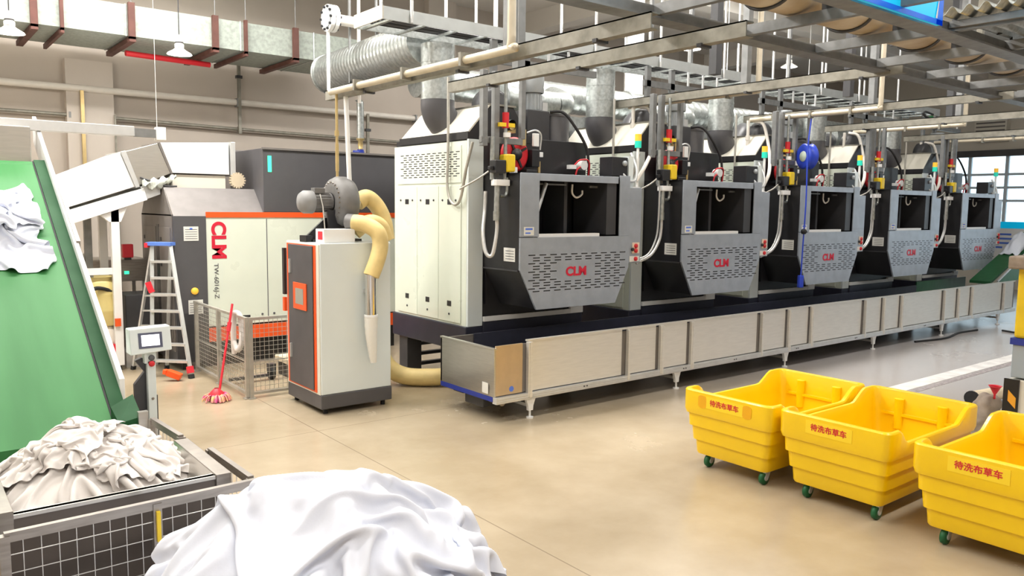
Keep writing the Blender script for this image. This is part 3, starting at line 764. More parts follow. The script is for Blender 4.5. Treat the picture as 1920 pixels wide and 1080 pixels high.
MB().box(0.075, 0.08, 0.10, 0.22, 0.04, 0.14).build('terminal_plate', M['redplastic'], t)
MB().box(0.0, 0.09, 0.4, 0.6, 0.0, 0.08).build('socket_block', M['rubber'], t)

def make_blower():
    t = thing('centrifugal_blower', (4.55, 9.50, 2.13), 'grey cast blower with motor on top of the dust collector', 'blower')
    # scroll turned about the x axis
    MB().lathe([(0.12, -0.09), (0.22, -0.10), (0.30, -0.07), (0.335, 0.0), (0.335, 0.10), (0.30, 0.17), (0.20, 0.19), (0.0, 0.19)], (0.08, 0.05, 0.50), 'x', 40).build('scroll_housing', M['castgrey'], t)
    rb = MB()
    for k in range(24):
        a = 2 * PI * k / 24
        rb.cyl((-0.02, 0.05 + 0.255 * math.cos(a), 0.50 + 0.255 * math.sin(a)), (0.0, 0.05 + 0.255 * math.cos(a), 0.50 + 0.255 * math.sin(a)), 0.012, 6)
    rb.build('flange_bolt', M['stain_dark'], t)
    MB().lathe([(0.12, 0.0), (0.0, 0.0)], (-0.005, 0.05, 0.50), 'x', 20).build('scroll_mouth', M['black'], t)
    mo = MB().cyl((-0.02, 0.05, 0.50), (-0.28, 0.05, 0.50), 0.115, 24)
    for k in range(20):
        a = 2 * PI * k / 20
        mo.bar((-0.05, 0.05 + 0.118 * math.cos(a), 0.5 + 0.118 * math.sin(a)), (-0.26, 0.05 + 0.118 * math.cos(a), 0.5 + 0.118 * math.sin(a)), 0.01, 0.01)
    m0 = mo.build('motor', M['castgrey'], t)
    MB().lathe([(0.0, -0.44), (0.11, -0.43), (0.145, -0.38), (0.145, -0.27), (0.12, -0.26)], (0, 0.05, 0.50), 'x', 24).build('motor_cowl', mat_once('mid_grey_cast', (0.27, 0.27, 0.27), 0.5), m0)
    MB().box(-0.26, -0.12, -0.02, 0.10, 0.61, 0.68).build('terminal_box', M['castgrey'], m0, bevel=0.006)
    MB().box(-0.17, -0.12, -0.03, 0.06, 0.44, 0.55).build('motor_bracket', M['alu'], m0)
    MB().prism([(-0.10, 0.30), (0.12, 0.30), (0.30, 0.03), (-0.40, 0.03)], 0.03, 0.07, 'y').box(-0.35, 0.35, -0.1, 0.22, 0.0, 0.03).prism([(-0.12, 0.40), (0.05, 0.40), (0.16, 0.0), (-0.10, 0.0)], -0.09, -0.05, 'y').build('pedestal', M['black'], t)
    MB().cyl((0.28, 0.05, 0.50), (0.37, 0.05, 0.50), 0.10, 20).cyl((0.33, 0.05, 0.5), (0.345, 0.05, 0.5), 0.108, 20).build('outlet_collar', M['stain'], t)
    MB().cyl((0.06, -0.28, 0.26), (0.14, -0.40, 0.25), 0.10, 20).build('front_inlet', M['castgrey'], t)
    MB().tube([(-0.2, -0.04, 0.6), (-0.2, -0.12, 0.45), (-0.2, -0.18, 0.12)], 0.008, 6).build('motor_cable', M['wire'], t)
    return t
make_blower()
def ribbed(name, pts, r, label, n=14, pitch=0.035, group='yellow flexible hoses'):
    q = smooth_path(pts, n); q2 = [q[0]]; 
    for a, b in zip(q, q[1:]):
        q2 += [(a + b) / 2, b]
    rad = [r * (1.0 + 0.035 * (i % 2)) for i in range(len(q2))]
    o0 = Vector(pts[0])
    ob = MB().tube([p - o0 for p in q2], r, 18, rad=rad).build(name, M['hose'])
    ob.location = o0
    return tag(ob, label, 'hose', group)
ribbed('flexible_hose', [(4.92, 9.55, 2.63), (5.05, 9.55, 2.70), (5.18, 9.52, 2.60), (5.27, 9.48, 2.40), (5.30, 9.45, 2.14)], 0.105, 'upper yellow hose curving from the blower outlet down behind the cabinet')
ribbed('flexible_hose', [(4.75, 9.3, 2.25), (4.92, 9.25, 2.38), (5.08, 9.22, 2.33), (5.16, 9.2, 2.14)], 0.095, 'middle yellow hose arching behind the front one on the cabinet top')
ribbed('flexible_hose', [(4.64, 9.12, 2.38), (4.74, 9.0, 2.36), (4.85, 8.88, 2.26), (4.87, 8.85, 2.10), (4.82, 8.84, 1.92), (4.74, 8.85, 1.72)], 0.10, 'front yellow hose draping over the white cabinet front')
ribbed('flexible_hose', [(5.45, 10.15, 1.2), (5.5, 10.1, 0.6), (5.62, 10.0, 0.28), (5.82, 9.85, 0.14), (6.1, 9.6, 0.13), (6.4, 9.45, 0.14)], 0.125, 'yellow hose running along the floor behind the dust collector')
t = thing('vent_pipe', (4.74, 8.86, 0.6), 'shiny steel pipe with white filter sock on the cabinet front', 'pipe')
MB().cyl((0, 0, 0.58), (0, 0, 1.14), 0.072, 20).build('steel_pipe', M['chrome'], t)
MB().tube(smooth_path([(0, 0, 0.62), (0, 0, 0.4), (0.015, 0, 0.2), (0.03, 0, 0.02)], 5), 0.08, 14, rad=[0.082 - 0.045 * (i / 15) ** 1.5 + 0.004 * (i % 2) for i in range(16)]).build('filter_sock', M['sock'], t)
MB().cyl((0, 0, 0.605), (0, 0, 0.63), 0.088, 18).build('sock_band', M['white'], t)
MB().box(-0.04, 0.04, 0.07, 0.145, 0.9, 0.94).build('pipe_bracket', M['alu'], t)

# ------------------------------------------------------------------ press machine behind
def make_press():
    t = thing('laundry_press', (3.45, 12.7, 0), 'large press machine with pale front, orange bands and dark end', 'machine')
    # dark end block with sloped shoulder
    MB().box(0.0, 0.48, 0.0, 1.9, 0.12, 2.40).build('end_block', M['darkgrey'], t, bevel=0.008)
    MB().box(-0.012, 0.0, 0.05, 1.85, 0.3, 2.42).build('side_cladding', M['taupe'], t)
    MB().prism([(0.05, 2.40), (0.45, 2.84), (1.5, 2.84), (1.85, 2.40)], -0.012, 0.0, 'x').build('side_gable', M['taupe'], t)
    for a, b in ((0.12, 0.75), (0.95, 1.75)):
        d = MB().box(-0.024, -0.012, a, b, 0.5, 2.22).build('side_door', M['taupe'], t, bevel=0.004)
        for z in (2.0, 1.6):
            MB().box(-0.034, -0.024, b - 0.14, b - 0.06, z, z + 0.06).build('door_latch', M['black'], d)
    MB().box(-0.02, -0.012, 0.78, 0.92, 0.4, 2.26).build('door_gap', M['black'], t)
    MB().box(-0.02, -0.014, 0.3, 0.5, 1.62, 1.70).build('small_label', M['white'], t)
    # sloped roof
    MB().add([(0, 0, 2.40), (1.42, 0, 2.40), (1.42, 0.45, 2.84), (0, 0.45, 2.84), (1.42, 1.9, 2.84), (0, 1.9, 2.84)],
             [(0, 1, 2, 3), (3, 2, 4, 5)]).build('roof_cover', mat_once('scuffed_grey_roof', (0.20, 0.185, 0.18), 0.5, 0.2), t)
    MB().box(0.0, 0.48, -0.012, 0.0, 0.42, 2.40).build('front_pillar', M['darkgrey'], t)
    MB().box(0.0, 0.48, -0.016, -0.012, 0.12, 0.9).build('lower_hatch', M['dark'], t)
    for x, z0, z1 in ((0.14, 2.02, 2.24), (0.18, 0.88, 1.10)):
        s = MB().box(x, x + 0.22, -0.02, -0.012, z0, z1)
        for k in range(5):
            s.box(x + 0.02, x + 0.2, -0.022, -0.02, z0 + 0.03 + 0.035 * k, z0 + 0.037 + 0.035 * k, 1)
        s.box(x + 0.09, x + 0.13, -0.022, -0.02, z1 - 0.05, z1 - 0.02, 2)
        s.build('notice_sheet', [M['paper'], M['ink'], M['blueink']], t)
    MB().lathe([(0.055, -0.012), (0.055, -0.03), (0.03, -0.045), (0.0, -0.045)], (0.28, 0, 1.24), 'y', 16).build('stop_button', M['amber_led'], t)
    # pale front
    MB().box(0.48, 3.9, 0.0, 0.5, 0.66, 2.38).build('front_panel', M['mint'], t, bevel=0.006)
    for x in (1.45, 2.42, 3.4):
        MB().box(x - 0.006, x + 0.006, -0.004, 0.0, 0.68, 2.36).build('panel_joint', M['ink'], t)
    for x, z in ((1.02, 0.74), (1.82, 0.72), (2.8, 0.72)):
        MB().box(x, x + 0.13, -0.004, 0.0, z, z + 0.06).build('recessed_pull', M['black'], t)
    for x in (1.35, 1.55, 2.3, 2.55):
        MB().cyl((x, -0.012, 0.80), (x, 0, 0.80), 0.018, 10).build('panel_lock', M['ink'], t)
    MB().box(0.48, 3.9, -0.015, 0.0, 2.38, 2.465).build('upper_orange_band', M['orange'], t)
    MB().box(0.48, 3.9, -0.02, 0.0, 0.42, 0.64).build('lower_orange_band', M['orange'], t)
    MB().box(0.48, 3.9, 0.15, 0.55, 0.0, 0.66).build('dark_underside', M['black'], t)
    # upper dark housing and metal box behind
    MB().box(1.42, 3.95, 0.03, 1.6, 2.465, 3.50).build('upper_housing', M['darkgrey'], t, bevel=0.008)
    MB().box(1.50, 1.56, 0.02, 0.03, 3.12, 3.38).build('green_light_bar', M['green_led'], t)
    MB().box(1.52, 2.3, 1.65, 2.3, 2.2, 3.55).build('steel_intake_box', mat_once('dull_steel_box', (0.30, 0.28, 0.27), 0.4, 0.5), t, bevel=0.006)
    MB().box(1.40, 3.95, 0.0, 0.04, 3.48, 3.51).build('top_edge', M['taupe'], t)
    for dx, dy in ((0.1, 0.1), (0.1, 1.7), (2.0, 0.3), (3.8, 0.3)):
        MB().box(dx, dx + 0.12, dy, dy + 0.12, 0.0, 0.14).build('foot', M['dark'], t)
    lg = text_mesh('maker_logo', 'CLM', 0.30, M['logo'], t, (0.665, -0.004, 2.02), (PI / 2, PI / 2, 0), bold=0.012, sx=1.0)
    text_mesh('model_lettering', 'TW-6016J-Z', 0.098, M['ink'], t, (0.62, -0.004, 1.38), (PI / 2, PI / 2, 0), sx=1.1)
    return t
make_press()
t = thing('gear_wheel', (4.62, 13.2, 2.86), 'round beige gear wheel lying at the top of the press roof', 'gear')
g = MB().cyl((0, 0, 0.0), (0, -0.05, 0.22), 0.0001, 3) if False else MB()
g.cyl((0, 0, 0.12), (0, 0.05, 0.12), 0.11, 24)
for k in range(18):
    a = 2 * PI * k / 18
    g.box(0.12 * math.cos(a) - 0.012, 0.12 * math.cos(a) + 0.012, 0.0, 0.05, 0.12 + 0.12 * math.sin(a) - 0.012, 0.12 + 0.12 * math.sin(a) + 0.012)
g.build('toothed_disc', M['tread'], t)

# vent with brass foot and blue knob on the upper housing
t = thing('steam_vent', (6.87, 13.2, 3.5), 'steel steam vent with brass base and blue valve on the dark housing', 'vent')
MB().tube(smooth_path([(0, 0, 0.28), (0, 0, 0.88), (-0.02, 0, 0.96), (-0.1, 0, 0.97)]), 0.055, 14, rad=[0.062] * 10 + [0.062 - 0.004 * i for i in range(15)]).build('vent_tube', M['galv'], t)
MB().lathe([(0.075, 0.30), (0.075, 0.28), (0.04, 0.25), (0.05, 0.18), (0.035, 0.12), (0.05, 0.10), (0.0, 0.10)], n=16).build('brass_base', M['brass'], t)
MB().cyl((0, 0, 0.0), (0, 0, 0.1), 0.06, 14).cyl((-0.14, 0, 0.05), (0.06, 0, 0.05), 0.035, 10).build('blue_valve', M['bluerail'], t)
# ------------------------------------------------------------------ ladder
def make_ladder():
    t = thing('step_ladder', (3.25, 12.4, 0), 'aluminium step ladder with blue top, beside the dark press end', 'ladder')
    o = Vector((3.25, 12.4, 0))
    FR, FL, RR, RL = Vector((3.47, 12.08, 0)) - o, Vector((3.03, 12.52, 0)) - o, Vector((3.37, 13.02, 0)) - o, Vector((2.93, 13.25, 0)) - o
    TR, TL = Vector((3.37, 12.62, 1.96)) - o, Vector((3.16, 12.80, 1.96)) - o
    for a, b in ((FR, TR), (FL, TL)):
        MB().bar(a, b, 0.055, 0.035).build('front_rail', M['alu'], t)
        MB().bar(a, a + (b - a) * 0.03, 0.075, 0.055).build('rubber_foot', M['rubber'], t)
    bk = Vector((0.02, 0.07, 0))
    for a, b in ((RR, TR + bk), (RL, TL + bk)):
        MB().bar(a, b, 0.045, 0.03).build('rear_rail', M['alu'], t)
        MB().bar(a, a + (b - a) * 0.03, 0.06, 0.05).build('rubber_foot', M['rubber'], t)
    for k in range(1, 8):
        s = k / 8.0
        a, b = FR.lerp(TR, s), FL.lerp(TL, s)
        MB().bar(a, b, 0.10, 0.035).build('tread', M['alu'], t)
        if k in (2, 3, 4, 5):
            a, b = RR.lerp(TR + bk, s * 0.96), RL.lerp(TL + bk, s * 0.96)
            MB().bar(a, b, 0.03, 0.025).build('rear_brace', M['alu'], t)
    a = (TR + TL) / 2; d = (TR - TL).normalized()
    MB().bar(a - d * 0.19 + Vector((0.0, 0.03, 0.02)), a + d * 0.19 + Vector((0, 0.03, 0.02)), 0.17, 0.05).build('blue_top_cap', mat_once('blue_cap', (0.12, 0.25, 0.75), 0.4), t)
    MB().bar(a - d * 0.21 + Vector((0.0, 0.03, 0.0)), a - d * 0.16 + Vector((0, 0.03, 0.0)), 0.18, 0.07).build('red_cap_end', M['redplastic'], t)
    MB().bar(FR + (TR - FR) * 0.04, FR + (TR - FR) * 0.09, 0.085, 0.06).build('red_clip', M['redplastic'], t)
    MB().bar(FL + (TL - FL) * 0.64, FL + (TL - FL) * 0.72 + Vector((-0.06, 0, 0)), 0.06, 0.08).build('red_ribbon', M['redplastic'], t)
    return t
make_ladder()
# red kit lying behind the ladder foot
tag(MB().bar((3.14, 12.10, 0.13), (3.30, 12.00, 0.055), 0.12, 0.09).bar((3.10, 12.14, 0.14), (3.14, 12.10, 0.13), 0.09, 0.07).build('plastic_scoop', M['orange'], bevel=0.01) , 'orange red plastic scoop on the floor before the ladder foot', 'scoop')

# ------------------------------------------------------------------ drums, bench and frame under the white tunnel
def drum(name, loc, m, label, r=0.29, h=0.70):
    t = thing(name, loc, label, 'drum')
    MB().lathe([(0, 0.0), (r * 0.95, 0.0), (r, 0.03), (r, h * 0.3), (r * 1.02, h * 0.32), (r, h * 0.35), (r, h * 0.66), (r * 1.02, h * 0.69), (r, h * 0.72), (r * 0.98, h * 0.93), (r * 0.85, h), (0, h)], n=32).build('shell', m, t)
    MB().lathe([(r * 0.86, h - 0.01), (r * 0.86, h + 0.03), (r * 0.8, h + 0.03), (r * 0.8, h + 0.005), (0, h + 0.005)], n=28).build('lid', m, t)
    return t
drum('plastic_drum', (2.55, 13.6, 0.70), M['drumyellow'], 'yellow plastic drum stacked on the white drum', h=0.72)
d = drum('plastic_drum', (2.55, 13.6, 0.0), M['drumwhite'], 'white plastic drum standing under the yellow one', h=0.66)
MB().box(0.10, 0.24, -0.32, -0.26, 0.2, 0.42).build('side_label', M['redplastic'], d)
t = thing('work_bench', (2.2, 14.2, 0), 'dull steel bench behind the drums with grey trays on top', 'bench')
MB().box(-0.6, 1.25, 0.0, 0.9, 1.30, 1.66).build('bench_box', M['stain_dark'], t, bevel=0.01)
for x in (-0.5, 1.15):
    for y in (0.08, 0.8):
        MB().box(x, x + 0.06, y, y + 0.06, 0, 1.3).build('leg', M['alu'], t)
MB().box(0.0, 0.4, 0.1, 0.5, 1.66, 1.70).box(0.02, 0.38, 0.12, 0.48, 1.72, 1.76).box(0.05, 0.35, 0.15, 0.45, 1.70, 1.72).build('tray', M['alu'], t)
MB().box(0.86, 0.93, -0.02, 0.0, 1.42, 1.47).build('green_indicator', M['green_led'], t)
t = thing('alarm_bell', (3.1, 14.05, 1.66), 'square red alarm box left of the ladder', 'alarm')
MB().box(-0.08, 0.08, 0.0, 0.12, 0.04, 0.26).build('alarm_case', M['redplastic'], t, bevel=0.012)
MB().box(-0.05, 0.05, 0.03, 0.1, 0.0, 0.05).build('alarm_bracket', M['dark'], t)
# crates of odds and ends beside the drums
t = thing('motor_pump', (3.05, 13.45, 0.0), 'dark pump set on a low frame behind the ladder', 'pump')
MB().box(-0.15, 0.28, 0.0, 0.6, 0.3, 1.15).build('pump_case', M['dark'], t, bevel=0.01)
MB().box(-0.17, 0.30, -0.02, 0.62, 0.0, 0.30).build('frame_base', M['alu'], t)
MB().tube(smooth_path([(-0.2, 0.1, 1.1), (-0.4, -0.1, 1.25), (-0.6, -0.2, 1.3), (-0.7, -0.25, 1.2)]), 0.03, 8).build('pump_hose', M['rubber'], t)

# white enclosed tunnel conveyor that loads the press
def make_tunnel():
    t = thing('enclosed_conveyor', (0, 13.25, 0), 'white enclosed conveyor climbing right and feeding the press top', 'conveyor')
    def plate(poly, name, m=M['white'], y0=0.0, y1=1.0):
        MB().prism(poly, y0, y1, 'y').build(name, m, t, bevel=0.005)
    plate([(1.80, 2.40), (3.05, 2.84), (2.86, 3.34), (1.80, 2.86)], 'tunnel_panel')
    plate([(3.10, 2.86), (3.58, 3.06), (3.40, 3.52), (2.91, 3.36)], 'tunnel_panel', M['stain'])
    plate([(3.61, 3.07), (4.50, 3.07), (4.50, 3.59), (3.44, 3.53)], 'tunnel_panel')
    plate([(1.85, 2.16), (3.22, 2.64), (3.17, 2.82), (1.82, 2.37)], 'side_rail', M['white'], -0.03, 1.03)
    plate([(4.52, 3.05), (4.60, 3.05), (4.60, 3.60), (4.52, 3.60)], 'end_flange', M['alu'], -0.03, 1.03)
    plate([(3.06, 2.82), (3.12, 2.84), (2.93, 3.38), (2.86, 3.36)], 'joint_frame', M['alu'], -0.03, 1.03)
    plate([(3.58, 3.05), (3.61, 3.05), (3.44, 3.54), (3.40, 3.53)], 'bend_seam', M['taupe'], -0.01, 1.01)
    plate([(3.19, 2.64), (3.42, 2.73), (3.42, 2.95), (3.13, 2.84)], 'lower_skirt', M['alu'], 0.0, 1.0)
    MB().box(3.62, 4.45, 0.05, 0.95, 2.84, 3.05).build('support_plinth', M['cream'], t)
    for y in (0.02, 0.9):
        MB().box(2.70, 2.82, y, y + 0.10, 0.08, 2.50).build('leg', M['white'], t, bevel=0.006)
        MB().cyl((2.76, y + 0.05, 0.08), (2.76, y + 0.05, 0), 0.03, 10).build('levelling_foot', M['rubber'], t)
    MB().prism([(2.56, 2.40), (2.94, 2.54), (2.84, 2.30), (2.68, 2.30)], 0.02, 0.12, 'y').build('leg_gusset', M['white'], t)
    each('leg_tie', M['white'], t, [(1.85, 2.70, 0.03, 0.10, 1.50, 1.60), (1.85, 2.70, 0.03, 0.10, 0.13, 0.20)])
    MB().box(2.42, 2.52, 0.5, 0.6, 0.0, 2.45).build('back_leg', M['steel'], t)
    MB().box(2.70, 2.78, -0.02, 0.03, 0.70, 0.82).build('orange_switch', M['orange'], t)
    MB().tube(smooth_path([(3.12, -0.05, 2.98), (3.3, -0.06, 2.92), (3.5, -0.05, 2.86), (3.66, -0.03, 2.86)]), 0.014, 6).build('cable_bundle', M['dark'], t)
    return t
make_tunnel()
def wrap_fn(u, v):
    x = 3.14 + 0.50 * u; y = 13.20
    z = 2.93 + 0.10 * u - 0.16 * v * math.sin(PI * (0.15 + 0.8 * u))
    return (x, y - 0.035 * math.sin(PI * v) - 0.015 * math.sin(17 * u + 9 * v), z + 0.03 * math.sin(23 * u + 5 * v))
tag(MB().grid(wrap_fn, 14, 8).build('plastic_wrap', mat_once('clear_plastic_wrap', (0.62, 0.66, 0.60), 0.2), solid=0.006), 'crumpled clear plastic wrap under the white tunnel bend', 'plastic wrap')

# light rail along the top of the green conveyor
t = thing('cable_trunking', (-1.5, 10.6, 3.4), 'pale level trunking rail above the green conveyor', 'rail')
MB().box(0, 3.95, -0.05, 0.05, 0.0, 0.12).build('trunking_body', M['alu'], t, bevel=0.006)
MB().box(3.95, 4.2, -0.03, 0.03, 0.0, 0.10).build('trunking_end', M['steel'], t)
MB().box(4.2, 4.31, -0.06, 0.06, -0.03, 0.13).build('end_bracket', M['white'], t, bevel=0.006)
MB().cyl((4.22, 0.0, 0.13), (4.22, 0, 4.19), 0.003, 6).build('suspension_wire', M['white'], t)

# ------------------------------------------------------------------ wire fence round the press, mop, cloth
def fence_panel(name, a, b, label, posts, h=1.08):
    a = Vector(a); b = Vector(b); L = (b - a).length; d = (b - a).normalized()
    t = thing(name, a, label, 'fence', 'wire fence panels before the press')
    n = max(6, int(L / 0.062))
    MB().wires((0, 0, 0.10), d * L, (0, 0, h - 0.12), n, 16, 0.0048).build('wire_mesh', M['wire'], t)
    for z, w in ((h, 0.035), (0.07, 0.035), (0.5, 0.014)):
        MB().bar((0, 0, z), d * L + Vector((0, 0, z)), w, w).build('frame_rail', M['wire'], t)
    for s in posts:
        p = d * (L * s)
        MB().bar(p, p + Vector((0, 0, h + 0.02)), 0.05, 0.05, 0, d).build('post', M['wire'], t)
        MB().box(p.x - 0.05, p.x + 0.05, p.y - 0.05, p.y + 0.05, 0, 0.012).build('foot_plate', M['wire'], t)
    return t
fence_panel('wire_fence', (3.70, 10.38, 0), (3.70, 12.62, 0), 'wire mesh fence panel running back from the corner to the dark press end', (0.0, 0.5, 0.97))
fence_panel('wire_fence', (3.74, 10.34, 0), (5.55, 10.34, 0), 'wire mesh fence panel facing us from corner to behind the white cabinet', (0.0, 0.98))
t = thing('mop', (3.33, 10.50, 0), 'red handled mop with pink and yellow head leaning on the wire fence', 'mop')
MB().tube([(0.04, 0.02, 0.10), (0.33, 0.28, 1.24)], 0.016, 10).build('handle', M['redplastic'], t)
MB().cyl((0.24, 0.2, 0.88), (0.27, 0.225, 1.0), 0.028, 10).build('grip_sleeve', M['redplastic'], t)
MB().lathe([(0.03, 0.17), (0.05, 0.15), (0.10, 0.10), (0.105, 0.08), (0.0, 0.08)], n=18).build('mop_collar', M['redplastic'], t)
hd = MB()
for k in range(170):
    a = random.random() * 2 * PI; q = 0.05 + random.random() * 0.14
    x, y = q * math.cos(a), q * math.sin(a)
    hd.tube(smooth_path([(x * 0.3, y * 0.3, 0.09), (x * 0.8, y * 0.8, 0.06 + random.random() * 0.03), (x, y, 0.012)], 3), 0.008, 5)
hd.build('mop_strands', M['pink'], t)
tag(MB().tube(smooth_path([(3.68, 10.80, 0.55), (3.67, 10.8, 0.8), (3.68, 10.8, 1.05), (3.70, 10.76, 1.12), (3.74, 10.7, 1.05), (3.72, 10.62, 0.75), (3.68, 10.66, 0.62), (3.66, 10.76, 0.72)]), 0.036, 10).build('cleaning_cloth', M['linen_warm']),
    'white rolled cloth hung over the wire fence corner by the mop', 'cloth')
t = thing('loading_block', (4.6, 11.2, 0), 'beige topped dark block on the floor inside the wire fence', 'block')
MB().box(0, 1.1, 0.0, 0.5, 0.22, 0.30).build('beige_top', M['tread'], t, bevel=0.01)
MB().box(0.05, 1.05, 0.02, 0.48, 0.0, 0.22).build('dark_base', M['black'], t)
t = thing('caster_bracket', (4.38, 11.35, 0), 'small black wheel bracket on the floor behind the wire fence', 'caster')
MB().cyl((0, 0, 0.1), (0.06, 0, 0.1), 0.1, 18).build('wheel', M['rubber'], t)
MB().box(-0.02, 0.08, -0.06, 0.06, 0.12, 0.24).build('fork', M['dark'], t)
MB().box(-0.6, 0.0, -0.03, 0.03, 0.05, 0.09).build('tow_bar', M['dark'], t)

# ------------------------------------------------------------------ screen pedestal
t = thing('control_pedestal', (1.66, 6.95, 0), 'grey screen pedestal standing right of the green conveyor', 'control panel')
pn = MB().add([(-0.15, -0.06, 1.36), (0.17, -0.06, 1.38), (0.17, -0.02, 1.58), (-0.15, -0.02, 1.57), (-0.15, 0.10, 1.36), (0.17, 0.10, 1.38), (0.17, 0.10, 1.58), (-0.15, 0.10, 1.57)],
     [(0, 1, 2, 3), (7, 6, 5, 4), (0, 4, 5, 1), (3, 2, 6, 7), (0, 3, 7, 4), (1, 5, 6, 2)]).build('panel_housing', M['cool_white'], t, bevel=0.008)
def on_face(x0, x1, z0, z1, off):
    def y(z): return -0.06 + 0.04 * (z - 1.37) / 0.2 - off
    return [(x0, y(z0), z0), (x1, y(z0), z0), (x1, y(z1), z1), (x0, y(z1), z1)]
MB().quad(*on_face(-0.085, 0.10, 1.41, 1.535, 0.003)).build('screen_bezel', mat_once('slate_bezel', (0.10, 0.11, 0.17), 0.4), pn)
MB().quad(*on_face(-0.062, 0.078, 1.428, 1.518, 0.005)).build('touch_screen', M['screen'], pn)
MB().box(-0.04, 0.05, -0.03, 0.05, 1.28, 1.37).build('neck', M['cool_white'], t)
MB().box(-0.02, 0.045, -0.03, 0.03, 0.1, 1.30).build('column', M['cool_white'], t, bevel=0.005)
MB().prism([(-0.10, 0.1), (-0.11, 1.10), (-0.03, 1.20), (-0.10, 1.30), (-0.05, 1.32), (0.0, 1.3), (0.0, 0.1)], 0.032, 0.08, 'y').box(0.045, 0.06, 0.0, 0.08, 0.6, 1.0).build('cable_back', M['dark'], t)
for z, mm in ((1.325, 'ink'), (1.275, 'red')):
    MB().lathe([(0.024, -0.032), (0.024, -0.045), (0.012, -0.05), (0, -0.05)], (0.012, 0, z), 'y', 14).build('key_switch', M[mm], t)
MB().lathe([(0.012, -0.032), (0.0, -0.036)], (0.014, 0, 0.98), 'y', 12).build('bolt', M['stain_dark'], t)
MB().box(-0.08, 0.1, -0.08, 0.12, 0.0, 0.1).build('foot', M['dark'], t)
# ------------------------------------------------------------------ near green incline conveyor, hopper, linen
def make_incline():
    t = thing('incline_conveyor', (-1.4, 6.4, 0), 'wide green belt incline conveyor with silver edge rail at left', 'conveyor')
    # belt: local x 0..2.72, from (y .15, z .83) up to (y 3.75, z 3.02)
    y0, z0, y1, z1 = 0.10, 0.84, 3.74, 3.03
    def slab(x0, x1, dz0, dz1, name, m, ya=y0, yb=y1, **k):
        za = z0 + (z1 - z0) * (ya - y0) / (y1 - y0); zb = z0 + (z1 - z0) * (yb - y0) / (y1 - y0)
        return MB().add([(x0, ya, za + dz0), (x1, ya, za + dz0), (x1, yb, zb + dz0), (x0, yb, zb + dz0),
                         (x0, ya, za + dz1), (x1, ya, za + dz1), (x1, yb, zb + dz1), (x0, yb, zb + dz1)],
                        [(3, 2, 1, 0), (4, 5, 6, 7), (0, 1, 5, 4), (1, 2, 6, 5), (2, 3, 7, 6), (3, 0, 4, 7)]).build(name, m, t, **k)
    slab(0, 2.70, -0.12, 0.0, 'belt', M['green'])
    for i in range(3):
        pass
    slab(2.70, 2.715, -0.02, 0.006, 'belt_gap', M['rubber'])
    slab(2.715, 2.82, -0.14, 0.02, 'side_guard', M['guard'])
    # silver outer rail
    slab(2.82, 2.86, -0.2, 0.10, 'edge_rail', M['white'], ya=0.5, yb=4.5, bevel=0.004)
    slab(2.70, 2.86, -0.35, -0.14, 'side_beam', M['stain_dark'], ya=0.3)
    slab(2.84, 2.875, 0.02, 0.12, 'rail_lip', M['stain_dark'], ya=2.2, yb=3.1)
    MB().add([(2.70, -0.02, 0.55), (2.86, -0.02, 0.55), (2.86, -0.02, 0.98), (2.70, -0.02, 0.95), (2.70, 0.25, 0.7), (2.86, 0.25, 0.7), (2.86, 0.25, 1.10), (2.70, 0.25, 1.02)],
             [(0, 1, 2, 3), (7, 6, 5, 4), (0, 4, 5, 1), (3, 2, 6, 7), (0, 3, 7, 4), (1, 5, 6, 2)]).build('foot_guard', M['guard'], t)
    MB().box(2.83, 2.90, -0.05, 0.0, 0.3, 1.02).build('front_plate', M['stain'], t)
    # head: stainless hood behind the top
    MB().box(0.0, 2.72, 3.9, 4.5, 2.9, 3.42).build('head_hood', M['stain'], t, bevel=0.01)
    MB().box(2.35, 2.39, 3.88, 3.9, 2.95, 3.42).build('hood_post', M['alu'], t)
    MB().cyl((0, 3.76, 2.92), (2.7, 3.76, 2.92), 0.11, 20).build('head_roller', M['green'], t)
    for x in (0.1, 2.72):
        each('support_leg', M['stain_dark'], t, [(x, x + 0.1, 3.0, 3.1, 0, 2.3), (x, x + 0.1, 1.2, 1.3, 0, 1.2)])
    return t
make_incline()

